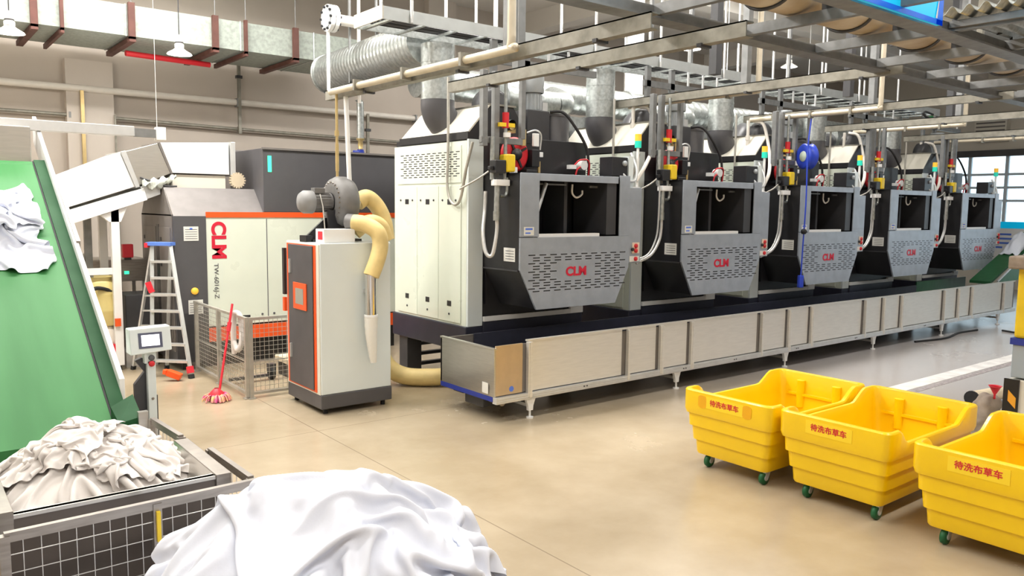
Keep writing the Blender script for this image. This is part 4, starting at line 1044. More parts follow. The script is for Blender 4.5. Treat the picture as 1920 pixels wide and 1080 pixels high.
def cloth_drape(hf, cx, cy, size, squash, n, steps, seed, iters=9, rot=0.0, wave=0.05, dz=0.12, grip=0.2):
    """position based cloth dropped over the height field hf(x, y); squash < 1 gives spare cloth that buckles into folds"""
    rng = np.random.default_rng(seed)
    g = np.linspace(-0.5, 0.5, n)
    gx, gy = np.meshgrid(g, g, indexing='ij')
    step = size / (n - 1)
    x = gx * size * squash; y = gy * size * squash
    c, s = np.cos(rot), np.sin(rot)
    X = np.stack([cx + c * x - s * y, cy + s * x + c * y, np.zeros_like(x)], -1)
    # smooth random start: low frequency waves so the folds are long
    z = np.zeros_like(x)
    for k in range(26):
        a = rng.uniform(0, np.pi); f = rng.uniform(4, 11) / size * 1.6; ph = rng.uniform(0, 6.28)
        z += np.sin(2 * np.pi * f * 0.25 * (np.cos(a) * X[..., 0] + np.sin(a) * X[..., 1]) + ph) * wave / (f ** 0.5)
    X[..., 0] += rng.normal(0, 0.004, x.shape); X[..., 1] += rng.normal(0, 0.004, x.shape)
    X[..., 2] = hf(X[..., 0], X[..., 1]) + dz + z
    V = np.zeros_like(X); dt = 0.016
    cons = []
    def pairs(di, dj, rest, stiff, only_min=False):
        for p in (0, 1):
            m = max(di, abs(dj))
            I, J = np.meshgrid(np.arange(n), np.arange(n), indexing='ij')
            ok = (I + di < n) & (J + dj < n) & (J + dj >= 0)
            col_ = ((I // max(di, 1)) % 2 == p) if di else ((J // max(abs(dj), 1)) % 2 == p)
            sel = ok & col_
            a = (I[sel] * n + J[sel]); b = ((I[sel] + di) * n + J[sel] + dj)
            cons.append((a, b, rest, stiff, only_min))
    pairs(1, 0, step, 1.0); pairs(0, 1, step, 1.0)
    pairs(1, 1, step * 2 ** .5, 0.6); pairs(1, -1, step * 2 ** .5, 0.6)
    pairs(2, 0, step * 2, 0.35); pairs(0, 2, step * 2, 0.35)
    pairs(4, 0, step * 4 * 0.9, 0.12, True); pairs(0, 4, step * 4 * 0.9, 0.12, True)
    P = X.reshape(-1, 3); V = V.reshape(-1, 3)
    for t in range(steps):
        V[:, 2] -= 9.8 * dt
        V *= 0.965
        Q = P + V * dt
        for it in range(iters):
            for a, b, rest, k, mn in cons:
                d = Q[b] - Q[a]
                L = np.sqrt((d * d).sum(1)) + 1e-9
                e = (L - rest) / L
                if mn: e = np.minimum(e, 0)
                corr = d * (0.5 * k * e)[:, None]
                Q[a] += corr; Q[b] -= corr
            h = hf(Q[:, 0], Q[:, 1]) + 0.006
            under = Q[:, 2] < h
            Q[under, 2] = h[under]
            fr = under
            Q[fr, :2] = P[fr, :2] + (Q[fr, :2] - P[fr, :2]) * grip
        V = (Q - P) / dt
        P = Q
    return P, n

def raised(P, n, hf, t=0.012, cell=0.022):
    """height field of a settled sheet, so the next sheet can lie on it"""
    G = P.reshape(n, n, 3); S = []
    for a in (0, 0.34, 0.67):
        for b in (0, 0.34, 0.67):
            S.append(((G[:-1, :-1] * (1 - a) + G[1:, :-1] * a) * (1 - b) + (G[:-1, 1:] * (1 - a) + G[1:, 1:] * a) * b).reshape(-1, 3))
    S = np.concatenate(S); lo = S[:, :2].min(0) - 0.05
    sh = np.ceil((S[:, :2].max(0) + 0.05 - lo) / cell).astype(int) + 2
    Hm = np.full(sh, -9.0)
    ij = ((S[:, :2] - lo) / cell).astype(int)
    np.maximum.at(Hm, (ij[:, 0], ij[:, 1]), S[:, 2])
    def f(x, y):
        u = (x - lo[0]) / cell - 0.5; v = (y - lo[1]) / cell - 0.5
        i = np.clip(np.floor(u).astype(int), 0, sh[0] - 2); j = np.clip(np.floor(v).astype(int), 0, sh[1] - 2)
        a = np.clip(u - i, 0, 1); b = np.clip(v - j, 0, 1)
        h = (Hm[i, j] * (1 - a) + Hm[i + 1, j] * a) * (1 - b) + (Hm[i, j + 1] * (1 - a) + Hm[i + 1, j + 1] * a) * b
        return np.maximum(hf(x, y), h + t)
    return f

def sheets(name, hf, layers, m, label):
    """several crumpled sheets dropped one after the other on the same heap"""
    mb = MB()
    for k, L in enumerate(layers):
        P, n = cloth_drape(hf, **L)
        I = np.arange(n * n).reshape(n, n)
        F = np.stack([I[:-1, :-1], I[1:, :-1], I[1:, 1:], I[:-1, 1:]], -1).reshape(-1, 4)
        mb.add([tuple(p) for p in P.tolist()], [tuple(f) for f in F.tolist()], 0, True)
        if k < len(layers) - 1: hf = raised(P, n, hf)
    return tag(mb.build(name, m, subsurf=1, recalc=False), label, 'linen')
def arc_ridges(x, y, arcs):
    h = 0
    for cx, cy, rad, w, amp, a0, a1 in arcs:
        d = np.hypot(x - cx, y - cy) - rad; a = np.arctan2(y - cy, x - cx)
        env = np.clip((a - a0) / 0.3, 0, 1) * np.clip((a1 - a) / 0.3, 0, 1)
        h = h + amp * env * np.exp(-(d / w) ** 2)
    return h
def heap_big(x, y):
    q = np.sqrt(((x - 1.46) / 1.06) ** 2 + ((y - 3.20) / 1.05) ** 2)
    b = 1.25 * np.clip(1 - q ** 2.2, 0, None) ** .62
    b = b + arc_ridges(x, y, [(1.35, 2.9, .45, .05, .07, .3, 2.9), (1.4, 2.7, .80, .06, .06, .6, 2.6), (1.95, 2.8, .5, .05, .06, 1.2, 3.0), (.85, 2.9, .6, .06, .07, -.2, 1.6), (1.35, 2.6, 1.1, .06, .05, .3, 1.4)])
    return b + .12 * np.exp(-((x - 1.36) ** 2 + (y - 3.86) ** 2) / .008)
sheets('linen_heap', heap_big, [dict(cx=1.46, cy=3.15, size=3.5, squash=.70, n=104, steps=70, seed=3, grip=.1),
                                dict(cx=1.6, cy=3.22, size=2.0, squash=.68, n=90, steps=70, seed=9, grip=.1, rot=.6)],
       M['linen'], 'big smooth heap of clean white sheets in the foreground')
def heap_hopper(x, y):
    q = np.sqrt(((x - .93) / .64) ** 2 + ((y - 5.50) / .66) ** 2)
    return .67 + .37 * np.clip(1 - q ** 2.2, 0, None) ** .7 + arc_ridges(x, y, [(.6, 5.2, .4, .04, .05, -.2, 1.6), (1.2, 5.2, .45, .04, .05, 1, 3.0)])
sheets('linen_heap', heap_hopper, [dict(cx=.93, cy=5.55, size=1.7, squash=.58, n=90, steps=70, seed=5, grip=.1),
                                   dict(cx=1.1, cy=5.42, size=1.1, squash=.55, n=80, steps=60, seed=6, grip=.1, rot=.5),
                                   dict(cx=.75, cy=5.55, size=1.0, squash=.55, n=80, steps=60, seed=7, grip=.1, rot=1.0)],
       M['linen_warm'], 'creased heap of used sheets filling the stainless hopper')
def belt_lump(x, y):
    q2 = ((x - .55) / .68) ** 2 + ((y - 9.05) / .40) ** 2
    return .845 + (y - 6.5) * (2.19 / 3.64) + .20 * np.clip(1 - q2, 0, None) ** .6
sheets('linen_bundle', belt_lump, [dict(cx=.50, cy=9.0, size=1.9, squash=.62, n=84, steps=60, seed=15, grip=.03), dict(cx=.62, cy=9.05, size=1.5, squash=.52, n=80, steps=60, seed=23, grip=.03, rot=.7)],
       M['linen'], 'white crumpled sheet riding near the top of the green belt')

# hopper at the foot of the belt
def make_hopper():
    t = thing('feed_hopper', (0.36, 4.82, 0), 'stainless feed hopper at the foot of the green conveyor', 'hopper')
    W, D = 1.20, 1.6; z = 0.95
    MB().box(0, W, -0.02, 0.02, 0.5, z - 0.0).build('front_wall', mat_once('shaded_steel', (0.15, 0.13, 0.115), 0.4, 0.6), t, bevel=0.004)  # wall colour darkened to hold the shade on the hopper front
    MB().box(0.05, W, -0.03, 0.03, z - 0.02, z).build('front_rim', M['stain'], t)
    MB().add([(W - 0.05, 0.0, z), (W - 0.05, 0.85, z), (W - 0.22, 0.85, 0.5), (W - 0.22, 0.0, 0.5)], [(0, 1, 2, 3)]).build('right_wall', M['stain'], t, solid=0.01)
    MB().box(W - 0.06, W + 0.03, -0.045, 0.85, z - 0.085, z + 0.01).build('right_rim', M['stain_dark'], t, bevel=0.004)
    MB().box(-0.03, 0.09, -0.045, 1.2, z - 0.085, z + 0.03).build('left_rim', M['stain_dark'], t, bevel=0.004)
    MB().box(0.0, 0.03, 0.0, 1.5, 0.4, z - 0.08).build('left_wall', M['stain_dark'], t)
    MB().box(0.0, W - 0.05, 0.0, 1.5, 0.42, 0.46).build('hopper_floor', M['stain_dark'], t)
    for x, y in ((0.05, 0.05), (W - 0.13, 0.05), (0.05, 1.3), (W - 0.13, 1.3)):
        MB().box(x, x + 0.08, y, y + 0.08, 0, 0.45).build('leg', M['stain_dark'], t)
    MB().box(0.0, W - 0.02, -0.06, -0.03, 0.28, 0.84).build('dark_skirt', mat_once('shaded_brown_skirt', (0.07, 0.055, 0.045), 0.5), t)  # skirt colour carries the same painted shade behind the mesh
    MB().box(0.80, 1.12, -0.10, -0.04, 0.30, 0.5).build('blue_motor', M['bluerail'], t)
    return t
make_hopper()

def guard_panel(a, b, label, h, z0=0.08, bars=(0.0, 1.0), yellow=None, cells=14):
    a = Vector(a); b = Vector(b); d = b - a
    t = thing('mesh_guard', a, label, 'fence', 'mesh guards round the feed hopper')
    MB().wires((0, 0, z0), d, (0, 0, h - z0), cells, 8, 0.0038).build('wire_mesh', M['stain'], t)
    for z in (h, z0):
        MB().bar((0, 0, z), d + Vector((0, 0, z)), 0.035, 0.05).build('frame_rail', M['stain_dark'], t)
    for s in bars:
        p = d * s
        MB().bar(p, p + Vector((0, 0, h + 0.01)), 0.05, 0.045, 0, d.normalized()).build('post', M['stain_dark'], t)
    if yellow is not None:
        p = d * yellow
        MB().bar(p + Vector((0, -0.02, h - 0.2)), p + Vector((0, -0.02, h - 0.03)), 0.05, 0.02, 0, d.normalized()).build('yellow_tape', M['yel2'], t)
    return t
guard_panel((0.38, 4.52, 0), (1.66, 4.56, 0), 'mesh guard panel across the hopper front', 0.94, z0=0.18, bars=(0.0, 0.56, 1.0), yellow=0.56, cells=16)
guard_panel((1.655, 4.62, 0), (1.64, 5.34, 0), 'nearer mesh guard panel right of the hopper', 0.94, cells=9)
guard_panel((1.56, 5.72, 0), (1.52, 6.32, 0), 'farther mesh guard panel right of the linen heap', 0.95, cells=8)

# ------------------------------------------------------------------ yellow linen carts
def rrect(x0, x1, y0, y1, r, n=5):
    pts = []
    for cx, cy, a0 in ((x1 - r, y1 - r, 0), (x0 + r, y1 - r, 90), (x0 + r, y0 + r, 180), (x1 - r, y0 + r, 270)):
        for k in range(n + 1):
            a = R(a0 + 90 * k / n)
            pts.append((cx + r * math.cos(a), cy + r * math.sin(a)))
    return pts
def cart_rim(x, hi=0.80, lo=0.675):
    for a, b, za, zb in ((-1, 0.20, hi, hi), (0.20, 0.30, hi, lo), (0.30, 1.28, lo, lo), (1.28, 1.48, lo, hi), (1.48, 9, hi, hi)):
        if a <= x <= b:
            return za + (zb - za) * (x - a) / (b - a)
    return hi
def densify(pts, step=0.05):
    out = []
    n = len(pts)
    for i in range(n):
        a = Vector(pts[i]); b = Vector(pts[(i + 1) % n]); L = (b - a).length
        k = max(1, int(L / step))
        for j in range(k):
            out.append(a.lerp(b, j / k))
    return out
def make_cart(loc, label, ovals=False):
    t = thing('laundry_cart', loc, label, 'cart', 'yellow laundry carts')
    LX, LY = 1.72, 1.03
    base = densify(rrect(0, LX, 0, LY, 0.07))
    n = len(base)
    def ring(off, z, rim=None):
        out = []
        for p in base:
            sx = (LX / 2 - off) / (LX / 2); sy = (LY / 2 - off) / (LY / 2)
            x = LX / 2 + (p.x - LX / 2) * sx; y = LY / 2 + (p.y - LY / 2) * sy
            zz = z if rim is None else cart_rim(p.x) + rim
            out.append((x, y, zz))
        return out
    rings = [ring(0.14, 0.135), ring(0.105, 0.135), ring(0.098, 0.15), ring(0.088, 0.275), ring(0.068, 0.282), ring(0.056, 0.42), ring(0.036, 0.427), ring(0.03, 0.55),
             ring(0.012, 0.558), ring(0.0, 0.60), ring(0.0, 0, -0.012), ring(0.008, 0, 0.0), ring(0.038, 0, 0.0), ring(0.048, 0, -0.02),
             ring(0.062, 0.60), ring(0.085, 0.42), ring(0.12, 0.20), ring(0.14, 0.17)]
    vs = [p for r_ in rings for p in r_]
    fs = [(i * n + k, i * n + (k + 1) % n, (i + 1) * n + (k + 1) % n, (i + 1) * n + k) for i in range(len(rings) - 1) for k in range(n)]
    fs.append(tuple(range(n - 1, -1, -1))); fs.append(tuple((len(rings) - 1) * n + k for k in range(n)))
    mb = MB().add(vs, fs, 0, True)
    tub = mb.build('tub', M['yellow'], t)
    w = tub.modifiers.new('edges', 'EDGE_SPLIT'); w.split_angle = R(32)
    # ribs inside the far end wall
    rb = MB()
    for y in (0.30, 0.72):
        rb.cyl((LX - 0.075, y, 0.42), (LX - 0.075, y, 0.72), 0.045, 12)
    rb.box(LX - 0.10, LX - 0.06, 0.15, 0.88, 0.55, 0.575)
    rb.build('inner_rib', M['yellow'], t)
    # casters
    for x, y in ((0.17, 0.16), (0.17, 0.80), (LX - 0.2, 0.16), (LX - 0.2, 0.80)):
        c = MB().lathe([(0.0, -0.02), (0.03, -0.022), (0.062, -0.02), (0.066, 0.0), (0.062, 0.02), (0.03, 0.022), (0.0, 0.02)], (x - 0.0, y, 0.066), 'y', 22)
        w_ = c.build('caster_wheel', M['greenrub'], t)
        MB().cyl((x, y - 0.03, 0.066), (x, y + 0.03, 0.066), 0.025, 12).build('axle_cap', M['alu'], w_)
        k = MB()
        for s in (-1, 1):
            k.prism([(x - 0.02, 0.05), (x + 0.02, 0.05), (x + 0.06, 0.125), (x - 0.01, 0.125)], y + s * 0.028 - 0.003, y + s * 0.028 + 0.003, 'y')
        k.box(x - 0.03, x + 0.08, y - 0.035, y + 0.035, 0.122, 0.135)
        k.build('caster_fork', M['alu'], w_)
    # sticker with the lettering
    y0 = 0.52 if ovals else 0.535
    zc = 0.705
    st = MB().box(-0.0035, 0.0, y0 - 0.215, y0 + 0.215, zc - 0.06, zc + 0.055).build('cart_sticker', M['sticker_y'], t)
    text_mesh('lettering', '待洗布草车', 0.066, M['red'], st, (-0.005, y0, zc - 0.002), (PI / 2, 0, -PI / 2), bold=0.0012, depth=0.0012, sx=1.02)
    if ovals:
        for y in (0.78, 0.26):
            ov = MB()
            nn = 24
            pts = []
            for k in range(nn):
                a = 2 * PI * k / nn
                pts.append((y + 0.05 * math.cos(a), 0.70 + (0.035 if math.sin(a) > 0 else -0.035) + 0.03 * math.sin(a)))
            ov.prism(pts, -0.004, 0.01, 'x')
            ov.build('oval_boss', mat_once('deep_yellow_plastic', (0.85, 0.42, 0.005), 0.35), t)
    return t
make_cart((6.27, 4.10, 0), 'farthest yellow laundry cart, with two oval bosses beside its red lettering', True)
make_cart((6.30, 3.02, 0), 'middle yellow laundry cart, between the other two')
make_cart((6.25, 1.80, 0), 'nearest yellow laundry cart, cut by the right edge')
# ------------------------------------------------------------------ overhead steel frame
fr = thing('overhead_rack', (4.0, 3.6, 4.28), 'overhead grey steel grid rack at upper right', 'frame')
def sub(name, mb, m, parent, **k): return mb.build(name, m, parent, **k)
sub('main_beam', MB().box(0.2, 16, 1.36, 1.44, 0.02, 0.12).box(0.2, 16, 1.30, 1.50, 0.0, 0.02), M['steel'], fr)
sub('main_beam', MB().box(0.2, 16, -0.04, 0.04, 0.02, 0.12).box(0.2, 16, -0.1, 0.1, 0.0, 0.02), M['steel'], fr)
for x in (0.3, 1.52, 2.82, 4.13, 5.46, 6.75, 8.05, 9.4, 10.8):
    sub('cross_beam', MB().box(x - 0.035, x + 0.035, -2.0, 1.36, 0.03, 0.13), M['steel'], fr)
    sub('hanger_post', MB().box(x - 0.03, x + 0.03, 0.2, 0.26, 0.1, 3.3), M['steelwarm'], fr)
# brown board duct lying along the frame, with dark straps
t = thing('brown_board_chute', (5.4, 4.42, 4.42), 'brown board chute lying along the overhead frame', 'chute')
def trough_fn(u, v):
    a = PI * (1.0 + v)
    return (12.0 * u, 0.24 * math.cos(a), 0.14 + 0.13 * math.sin(a))
MB().grid(trough_fn, 26, 14).build('board_shell', M['brownpipe'], t, solid=0.012)
for x in (1.0, 2.4, 3.9, 5.1, 6.4, 7.7, 9.0):
    q = [(x, 0.255 * math.cos(PI * (1 + k / 12)), 0.14 + 0.145 * math.sin(PI * (1 + k / 12))) for k in range(13)]
    MB().tube(q, 0.016, 6).build('strap', M['dark'], t)
# brown/white conduits along the frame
for k, (y, z, r, mm, lab) in enumerate(((4.05, 4.50, 0.05, 'pipecream', 'cream conduit lying on the overhead frame, nearer one'), (4.75, 4.62, 0.04, 'steelwarm', 'dull conduit lying on the overhead frame, farther one'))):
    t = thing('conduit_run', (4.2, y, z), lab, 'conduit')
    MB().cyl((0, 0, 0), (12.5, 0, 0), r, 12).build('conduit_tube', M[mm], t)
    for x in (1.3, 2.62, 3.93, 5.26):
        MB().box(x - 0.02, x + 0.02, -0.07, 0.07, -r - 0.04, r + 0.01).build('saddle', M['dark'], t)
# corrugated sheets on the frame
def corr(u, v):
    return (7.9 + 6.5 * v, 2.55 + 1.02 * u, 4.46 + 0.035 * math.sin(u * 2 * PI * 7))
tag(MB().grid(corr, 98, 6).build('corrugated_sheet', M['galv'], solid=0.004), 'corrugated galvanised sheet on top of the overhead frame at upper right', 'sheet')
t = thing('roof_angle', (8.0, 2.3, 4.35), 'grey angle bar crossing under the corrugated sheet', 'bar')
MB().bar((0, 0, 0), (0.1, 1.25, 0.02), 0.06, 0.06).build('angle_section', M['steel'], t)
t = thing('black_hook', (9.4, 3.52, 4.40), 'small black swan neck bracket below the corrugated sheet', 'bracket')
MB().tube(smooth_path([(-0.3, 0, 0.03), (0, 0, 0.09), (0.05, 0, 0.05), (0.05, 0, -0.10)]), 0.014, 8).build('bent_rod', M['rubber'], t)
# blue hanging sign
t = thing('hanging_sign', (4.9, 3.42, 4.26), 'bright blue sign panel hanging at the top edge', 'sign')
MB().box(0, 2.62, -0.03, 0.0, 0.0, 0.75).build('sign_board', M['sign'], t)
MB().box(0, 2.66, -0.034, -0.03, 0.0, 0.045).add([(2.54, -0.034, 0.0), (2.66, -0.034, 0.0), (2.66, -0.034, 0.75), (2.58, -0.034, 0.35)], [(0, 1, 2, 3)]).build('blue_edge', M['sign2'], t)
MB().add([(2.52, -0.036, 0.05), (2.55, -0.036, 0.05), (2.64, -0.036, 0.75), (2.58, -0.036, 0.30)], [(0, 1, 2, 3)]).build('white_swoosh', M['paper'], t)
for x in (0.5, 2.2):
    MB().cyl((x, -0.01, 0.75), (x, -0.01, 2.6), 0.01, 6).build('hanging_wire', M['wire'], t)

# ------------------------------------------------------------------ rails for loading, one set per drier
def rail(x, ya, yb, z, label, w=0.10, h=0.115, post=None):
    t = thing('overhead_rail', (x, ya, z), label, 'rail', 'overhead rails above the driers')
    L = yb - ya
    MB().box(-w / 2, w / 2, 0, L, -0.01, 0.0).box(-w / 2, -w / 2 + 0.012, 0, L, 0.0, h).box(-w / 2, w / 2, 0, L, h - 0.012, h).build('rail_section', M['steelwarm'], t)
    for k in range(3):
        y = L * (0.1 + 0.35 * k)
        MB().box(-w / 2 - 0.02, w / 2 + 0.02, y, y + 0.05, -0.03, 0.0).build('rail_clip', M['dark'], t)
    if post:
        MB().box(-0.05, 0.05, post - ya - 0.05, post - ya + 0.05, h, 7.6 - z).build('hanger_post', M['steel'], t)
    return t
rail(4.72, 4.25, 9.95, 3.98, 'outer overhead rail above the nearest drier, reaching far left', post=6.05)
rail(5.50, 3.95, 8.2, 3.98, 'inner overhead rail above the nearest drier', post=6.9)
rail(9.70, 4.75, 9.6, 4.26, 'overhead rail along the second drier', post=7.0)
rail(13.05, 4.75, 9.4, 4.26, 'overhead rail along the middle drier', post=6.9)
rail(15.75, 4.9, 9.3, 4.26, 'overhead rail along the fourth drier', post=6.65)
rail(19.2, 5.0, 9.3, 4.26, 'overhead rail along the farthest drier', post=6.68)

def gas_pipe(x, ya, yb, z, top, label, r=0.04):
    t = thing('gas_pipe', (x, yb, z), label, 'pipe', 'gas pipes along the rails')
    L = yb - ya
    MB().tube(smooth_path([(0, L * 0.0, 0), (0, -L * 0.5, 0), (0, -L + 0.08, 0), (0, -L + 0.02, 0.02), (0, -L, 0.09), (0, -L, 0.3), (0, -L, top)], 6), r, 12).build('pipe_run', M['pipecream'], t)
    for s in (0.2, 0.5, 0.8):
        MB().box(-0.06, 0.06, -L * s - 0.02, -L * s + 0.02, -0.06, 0.07).build('pipe_clip', M['steelwarm'], t)
    return t
gas_pipe(4.60, 5.88, 9.65, 4.04, 1.6, 'cream pipe along the rail above the nearest drier')
gas_pipe(9.86, 6.90, 9.4, 4.28, 1.2, 'cream pipe along the rail above the second drier')
gas_pipe(12.95, 6.70, 9.2, 4.28, 1.2, 'cream pipe along the rail above the middle drier')
gas_pipe(16.5, 6.85, 9.1, 4.28, 1.2, 'cream pipe along the rail above the fourth drier')
gas_pipe(20.3, 6.9, 9.1, 4.28, 0.4, 'cream pipe above the farthest drier')

# flexible cream hose dropping from each cream pipe to the control column
for k, (x, lab) in enumerate(((9.86, 'second'), (12.98, 'middle'), (16.4, 'fourth'), (19.9, 'farthest'))):
    t = thing('conduit_drop', (x, 9.15, 4.2), 'cream flexible conduit dropping from the rail pipe beside the %s drier' % lab, 'conduit', 'cream conduit drops')
    dx = 6.2 + OFF[k] + 2.64 - x
    MB().tube(smooth_path([(0, 0, 0.06), (0.0, -0.2, 0.0), (0.0, -0.3, -0.25), (dx * 0.2, -0.5, -0.6), (dx * 0.75, -0.85, -0.95), (dx, -0.9, -1.2)]), 0.03, 10).build('flex_tube', M['pipewhite'], t)
    MB().tube([(-0.14, 0.02, 0.06), (-0.14, 0.02, -0.7)], 0.03, 10).cyl((-0.14, 0.02, -0.3), (-0.14, 0.02, -0.22), 0.045, 10).build('straight_riser', M['pipewhite'], t)

# white vertical pipe and brass pipe beside the dust collector
t = thing('white_drop_pipe', (4.76, 9.42, 2.40), 'white vertical pipe dropping from the cream pipe behind the dust collector', 'pipe')
MB().cyl((0, 0, 0), (-0.06, 0, 1.6), 0.03, 12).build('pipe_run', M['white'], t)
t = thing('brass_drop_pipe', (4.64, 9.56, 2.93), 'brass vertical pipe left of the white drop pipe', 'pipe')
MB().cyl((0, 0, 0), (0, 0, 1.1), 0.018, 12).cyl((0, 0, 0.55), (0, 0, 0.62), 0.03, 12).cyl((0, 0, 0.1), (0, 0, 0.45), 0.023, 12).build('pipe_run', M['brass'], t)

# ------------------------------------------------------------------ cable tray above the driers
tr = thing('cable_tray', (5.1, 9.15, 4.95), 'long galvanised cable tray crossing above all the driers', 'cable tray')
MB().box(0, 15.5, 0, 0.02, 0.0, 0.16).box(0, 15.5, 0.02, 0.05, 0.145, 0.155).build('near_side_rail', mat_once('bright_galv', (0.55, 0.58, 0.58), 0.35, 0.5), tr)
MB().box(0, 15.5, 0.75, 0.77, 0.0, 0.16).build('far_side_rail', M['galv'], tr)
MB().box(-0.02, 0.0, 0.0, 0.77, 0.0, 0.17).build('end_plate', M['cream'], tr)
rg = [(i * 0.5 + 0.1) for i in range(31)]
for x in rg:
    MB().box(x, x + 0.05, 0.02, 0.75, 0.0, 0.025).build('rung', M['galv'], tr)
for x in (0.4, 2.0, 3.7, 5.2, 6.9, 8.4, 10.1, 11.6, 13.3):
    MB().cyl((x, -0.02, 0.0), (x, -0.02, 2.6), 0.022, 8).build('hanger_rod', M['alu'], tr)
    MB().cyl((x, 0.79, 0.0), (x, 0.79, 2.6), 0.022, 8).build('hanger_rod', M['alu'], tr)
# cables in the tray
cb = thing('cable_bundle', (5.2, 9.4, 4.985), 'dark cables lying in the galvanised tray', 'cable')
for k in range(4):
    MB().tube(smooth_path([(i * 1.5, 0.09 * k + 0.03 * math.sin(i * 1.7 + k), 0.015) for i in range(11)], 4), 0.018, 6).build('cable', M['rubber'] if k % 2 else M['dark'], cb)
# lower bracket arm frames under the tray, one above each drier
for k in range(5):
    t = thing('tray_bracket', (6.2 + OFF[k] + 0.1, 9.2, 4.2), ['steel hanger frame below the tray above the %s drier' % n for n in ('nearest', 'second', 'middle', 'fourth', 'farthest')][k], 'bracket', 'tray hanger frames')
    each('upright', M['steel'], t, [(0.55, 0.65, 0.0, 0.06, -0.1, 0.75), (1.15, 1.25, 0.0, 0.06, 0.0, 0.75)])
    MB().box(0.5, 2.6, 0.0, 0.05, 0.42, 0.52).build('cross_arm', M['steel'], t)
    for x in (1.6, 2.0, 2.4):
        MB().box(x, x + 0.03, 0.0, 0.03, 0.52, 0.75).build('tie', M['alu'], t)

# ------------------------------------------------------------------ round ducts
def ribduct(mb, a, b, r, n=28, pitch=0.12):
    a = Vector(a); b = Vector(b); L = (b - a).length; d = (b - a).normalized()
    k = max(2, int(L / pitch)); pts = []; rad = []
    for i in range(k + 1):
        c = a + d * (L * i / k)
        pts += [c - d * 0.012, c, c + d * 0.012]; rad += [r, r * 1.018, r]
    return mb.tube(pts, r, n, rad=rad)
t = thing('spiral_duct', (6.27, 13.6, 4.95), 'large spiral duct running from the left end back over the nearest drier', 'duct')
ribduct(MB(), (0.2, 0.0, 0.0), (0.0, -3.6, 0.0), 0.33).build('duct_run', M['galv'], t)
MB().lathe([(0.33, 0), (0.36, 0.0), (0.36, 0.03), (0.33, 0.03)], (0.2, 0.0, 0.0), 'y', 28).build('end_collar', M['galv'], t)
MB().box(-0.15, 0.35, -1.5, -1.46, -0.36, -0.33).box(-0.16, -0.13, -1.5, -1.46, -0.36, 1.2).box(0.33, 0.36, -1.5, -1.46, -0.36, 1.2).build('cradle', M['steel'], t)
t = thing('spiral_duct', (6.9, 11.3, 4.62), 'galvanised spiral duct running level behind the tray towards the right', 'duct')
ribduct(MB(), (0, 0, 0), (13.5, 0, 0), 0.27, pitch=0.2).build('duct_run', M['galv'], t)
for k in range(5):
    x = OFF[k] + 1.6
    MB().lathe([(0.275, 0), (0.30, 0.0), (0.30, 0.05), (0.275, 0.05)], (x, 0, 0), 'x', 26).build('joint_collar', M['galv'], t)
    MB().cyl((x + 0.02, 0, 0.25), (x + 0.02, 0, 2.98), 0.012, 8).build('hanger_rod', M['alu'], t)
for k in range(4):
    t = thing('branch_duct', (6.2 + OFF[k] + 1.7, 10.3, 4.32), ['short galvanised branch duct behind the blower of the %s drier' % n for n in ('nearest', 'second', 'middle', 'fourth')][k], 'duct', 'branch ducts')
    ribduct(MB(), (0, 0, 0), (1.05, 0, 0), 0.21, pitch=0.3).build('duct_run', M['galv'], t)
    MB().tube(smooth_path([(1.05, 0, 0), (1.3, 0.05, 0.03), (1.45, 0.25, 0.1), (1.5, 0.55, 0.2)]), 0.21, 20).build('duct_elbow', M['galv'], t)
    MB().cyl((-0.05, 0, 0), (0.02, 0, 0), 0.25, 24).build('duct_collar', M['galv'], t)
    MB().tube(smooth_path([(-0.05, 0, -0.1), (-0.3, -0.1, -0.2), (-0.5, -0.2, -0.45), (-0.5, -0.2, -0.75)]), 0.19, 18).build('dark_flex', M['dark'], t)
# long galvanised trunk resting above the cabinet backs
t = thing('trunk_duct', (7.7, 10.9, 3.6), 'square galvanised trunk running behind the driers under the spiral duct', 'duct')
MB().box(0, 13.4, -0.18, 0.2, 0.25, 0.62).build('duct_body', M['galv'], t)
for x in (0.0, 2.4, 4.8, 7.2, 9.6, 12.0, 13.3):
    MB().box(x, x + 0.05, -0.2, 0.22, 0.23, 0.64).box(x, x + 0.05, -0.05, 0.0, -0.3, 0.25).build('flange', M['steel'], t)

# white steam main with blind flange
t = thing('steam_main', (5.67, 12.0, 5.54), 'white steam main with round bolted blind flange', 'pipe')
MB().cyl((0.14, 0, 0), (3.2, 0, 0.0), 0.085, 20).build('pipe_run', M['pipewhite'], t)
MB().cyl((0.0, 0, 0), (0.06, 0, 0), 0.21, 32).cyl((0.075, 0, 0), (0.14, 0, 0), 0.21, 32).build('flange_ring', M['white'], t)
MB().cyl((-0.012, 0, 0), (0.0, 0, 0), 0.155, 28).build('blind_plate', M['motor'], t)
for k in range(10):
    a = 2 * PI * k / 10
    MB().cyl((-0.03, 0.178 * math.cos(a), 0.178 * math.sin(a)), (0.17, 0.178 * math.cos(a), 0.178 * math.sin(a)), 0.02, 6).build('flange_bolt', M['black'], t)
MB().cyl((1.25, 0, 0.0), (1.25, 0, 0.12), 0.05, 10).box(1.22, 1.28, -0.02, 0.02, -0.5, 0).build('pipe_hanger', M['white'], t)
MB().box(0.0, 0.04, -0.02, 0.02, -1.2, -0.2).build('hanger_strap', M['white'], t)
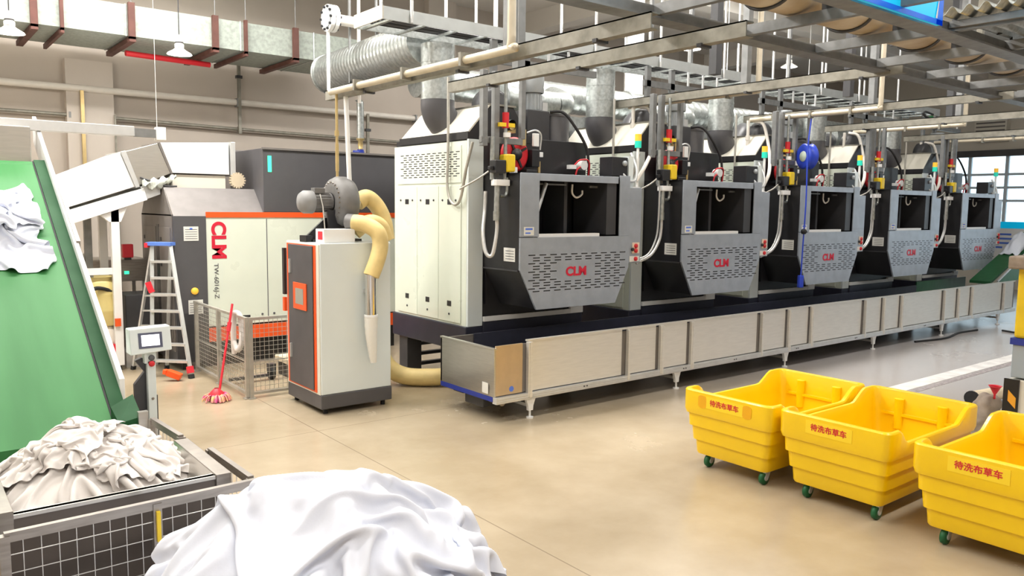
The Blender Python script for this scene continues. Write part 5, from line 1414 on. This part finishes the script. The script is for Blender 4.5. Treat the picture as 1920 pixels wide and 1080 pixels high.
# hanger rods from the ceiling in the middle
for x, y, z0, r, lab in ((6.75, 13.0, 4.4, 0.03, 'white rod left of the spiral duct top'), (7.0, 10.6, 5.2, 0.025, 'white rod above the tray near the steam main'), (7.8, 10.4, 5.2, 0.025, 'white rod right of the steam main end')):
    t = thing('hanger_rod', (x, y, z0), 'pale ' + lab, 'rod')
    MB().cyl((0, 0, 0), (0, 0, 7.55 - z0), r, 10).build('rod_shaft', M['pipewhite'], t)
t = thing('round_column', (12.7, 12.0, 4.9), 'white round column behind the tray, between first and second drier', 'column')
MB().cyl((0, 0, 0), (0, 0, 2.6), 0.2, 24).build('column_shaft', M['white'], t)

# secondary suspended struts between the driers and the ceiling
for k, (x, y, z0, z1, w, lab) in enumerate(((8.99, 6.99, 4.42, 7.5, 0.12, 'second'), (12.28, 6.9, 4.42, 7.5, 0.12, 'middle'), (16.2, 7.0, 4.42, 7.5, 0.12, 'fourth'), (10.9, 9.9, 5.1, 7.5, 0.06, 'second, thinner one'), (12.0, 9.9, 5.1, 7.5, 0.06, 'third, thinner one'), (14.2, 9.9, 5.1, 7.5, 0.06, 'fourth, thinner one'), (15.2, 9.9, 5.1, 7.5, 0.05, 'fourth, slimmest one'))):
    t = thing('suspension_strut', (x, y, z0), 'dark vertical strut hanging to the rails left of the %s drier' % lab if w > 0.1 else 'steel strut hanging to the cable tray near the %s' % lab, 'strut', 'suspension struts')
    MB().box(-w / 2, w / 2, -w / 2, w / 2, 0, z1 - z0).build('strut_section', M['steel'] if w < 0.1 else M['dark'], t)

# blue hose reel with its hose
t = thing('hose_reel', (13.22, 8.15, 3.57), 'blue hose reel hanging in front of the middle drier top', 'hose reel', rz=R(-24))
MB().lathe([(0.06, -0.08), (0.20, -0.10), (0.23, -0.07), (0.20, -0.04), (0.20, 0.04), (0.23, 0.07), (0.20, 0.10), (0.06, 0.08)], (0, 0, 0), 'x', 30).build('reel_drum', M['blue'], t)
MB().lathe([(0.0, -0.10), (0.09, -0.10), (0.10, -0.08)], (0, 0, 0), 'x', 16).build('reel_hub', mat_once('pale_hub', (0.55, 0.65, 0.55), 0.5), t)
MB().box(-0.02, 0.02, -0.02, 0.02, 0.2, 0.85).build('reel_bracket', M['steel'], t)
MB().tube(smooth_path([(-0.12, -0.25, 0.7), (-0.2, -0.3, 0.1), (-0.22, -0.35, -0.8), (-0.24, -0.35, -1.6), (-0.26, -0.36, -2.15)]), 0.013, 8).build('hose', M['blue'], t)
MB().lathe([(0, -0.05), (0.04, -0.04), (0.055, 0.0), (0.04, 0.04), (0, 0.05)], (-0.235, -0.35, -1.35), 'z', 14).build('stop_ball', M['rubber'], t)
MB().box(-0.31, -0.22, -0.40, -0.33, -2.35, -2.13).build('spray_nozzle', M['blue'], t, bevel=0.01)

# ------------------------------------------------------------------ right edge: striped post machine and rubbish beside it
t = thing('striped_post', (9.55, 3.12, 0), 'yellow post with grey window and black and orange hazard strip at right edge', 'post')
MB().box(0.0, 0.5, -0.3, 0.22, 0.0, 0.8).build('cream_base', M['cream'], t, bevel=0.01)
MB().box(-0.02, 0.0, 0.10, 0.25, 0.15, 0.80).build('hazard_strip', M['black'], t)
hz = MB()
for z in (0.18, 0.48):
    hz.add([(-0.024, 0.12, z), (-0.024, 0.12, z + 0.12), (-0.024, 0.20, z + 0.20), (-0.024, 0.20, z + 0.08)], [(0, 1, 2, 3)])
hz.build('orange_chevron', M['haz'], t)
MB().box(0.0, 0.45, -0.28, 0.20, 0.82, 1.18).build('grey_window', M['clear'], t, bevel=0.01)
MB().box(-0.02, 0.47, -0.3, 0.22, 1.18, 1.25).build('blue_band', M['bluerail'], t)
MB().box(0.0, 0.45, -0.28, 0.20, 1.25, 2.05).build('yellow_head', M['yel2'], t, bevel=0.03)
MB().box(-0.1, 0.35, -0.28, 0.27, 2.0, 2.14).build('brown_cap', M['rag'], t, bevel=0.02)
MB().box(0.12, 0.4, -0.28, 0.18, 2.14, 2.5).build('dark_mast', M['dark'], t)
def rag_fn(u, v):
    a = 2 * PI * v; q = math.sin(PI * u * 0.5)
    p = Vector((9.78 + 0.20 * q * math.cos(a), 3.62 + 0.20 * q * math.sin(a), 0.56 * math.cos(PI * u * 0.5)))
    return p + Vector((0.06 * noise.noise(p * 7), 0.06 * noise.noise(p * 7 + Vector((4, 4, 4))), 0.05 * noise.noise(p * 9)))
tag(MB().grid(rag_fn, 24, 30).build('rag_bundle', M['rag']), 'grey brown bundle of rags on the floor beside the striped post', 'rags')
tag(MB().lathe([(0.0, -0.05), (0.012, -0.05), (0.012, 0.0), (0.065, 0.10), (0.07, 0.10), (0.0, 0.03)], (0, 0, 0), 'z', 14).build('funnel', M['redplastic'], loc=(9.72, 3.52, 0.56)), 'small red plastic funnel on top of the rag bundle', 'funnel')
t = thing('paper_roll', (11.41, 4.41, 0.0), 'pale cardboard roll with black end on the floor behind the carts', 'roll')
MB().cyl((0.02, 0, 0.1), (0.7, -0.1, 0.1), 0.09, 18).build('roll_tube', M['tread'], t)
MB().cyl((0.0, 0, 0.1), (0.02, 0, 0.1), 0.1, 18).build('end_cap', M['rubber'], t)
tag(MB().tube(smooth_path([(19.2, 6.9, 0.02), (19.0, 6.4, 0.02), (18.6, 5.9, 0.02), (18.4, 5.2, 0.02), (18.6, 4.6, 0.02)]), 0.02, 6).build('floor_cable', M['rubber']), 'black cable curling on the floor at far right', 'cable')
tag(MB().tube(smooth_path([(16.0, 7.3, 0.02), (17.0, 7.15, 0.02), (18.0, 7.3, 0.02), (18.8, 7.25, 0.02)]), 0.022, 6).build('floor_cable', M['rubber']), 'black cable on the floor under the far end of the trough', 'cable')
# louvred air unit on the far wall and green hose hook
t = thing('wall_air_unit', (29.7, 11.5, 5.0), 'louvred air unit high on the far end wall', 'air unit')
MB().box(0, 0.3, -0.5, 0.5, 0, 0.9).build('unit_case', M['cream'], t)
for k in range(6):
    MB().box(-0.02, 0.0, -0.45, 0.45, 0.08 + 0.13 * k, 0.13 + 0.13 * k).build('louvre', M['taupe'], t)
t = thing('hose_hook', (15.75, 7.3, 4.42), 'black loop with green nozzle on the rail above the fourth drier', 'hose')
MB().tube(smooth_path([(0.4, 0, 0.06), (0.1, 0, 0.09), (0.0, 0, 0.05), (0.1, 0, 0.0), (0.3, 0, -0.02)]), 0.02, 8).build('loop', M['rubber'], t)
MB().cyl((0.3, 0, 0.02), (0.34, 0, -0.12), 0.05, 10).build('green_nozzle', M['greenrub'], t)
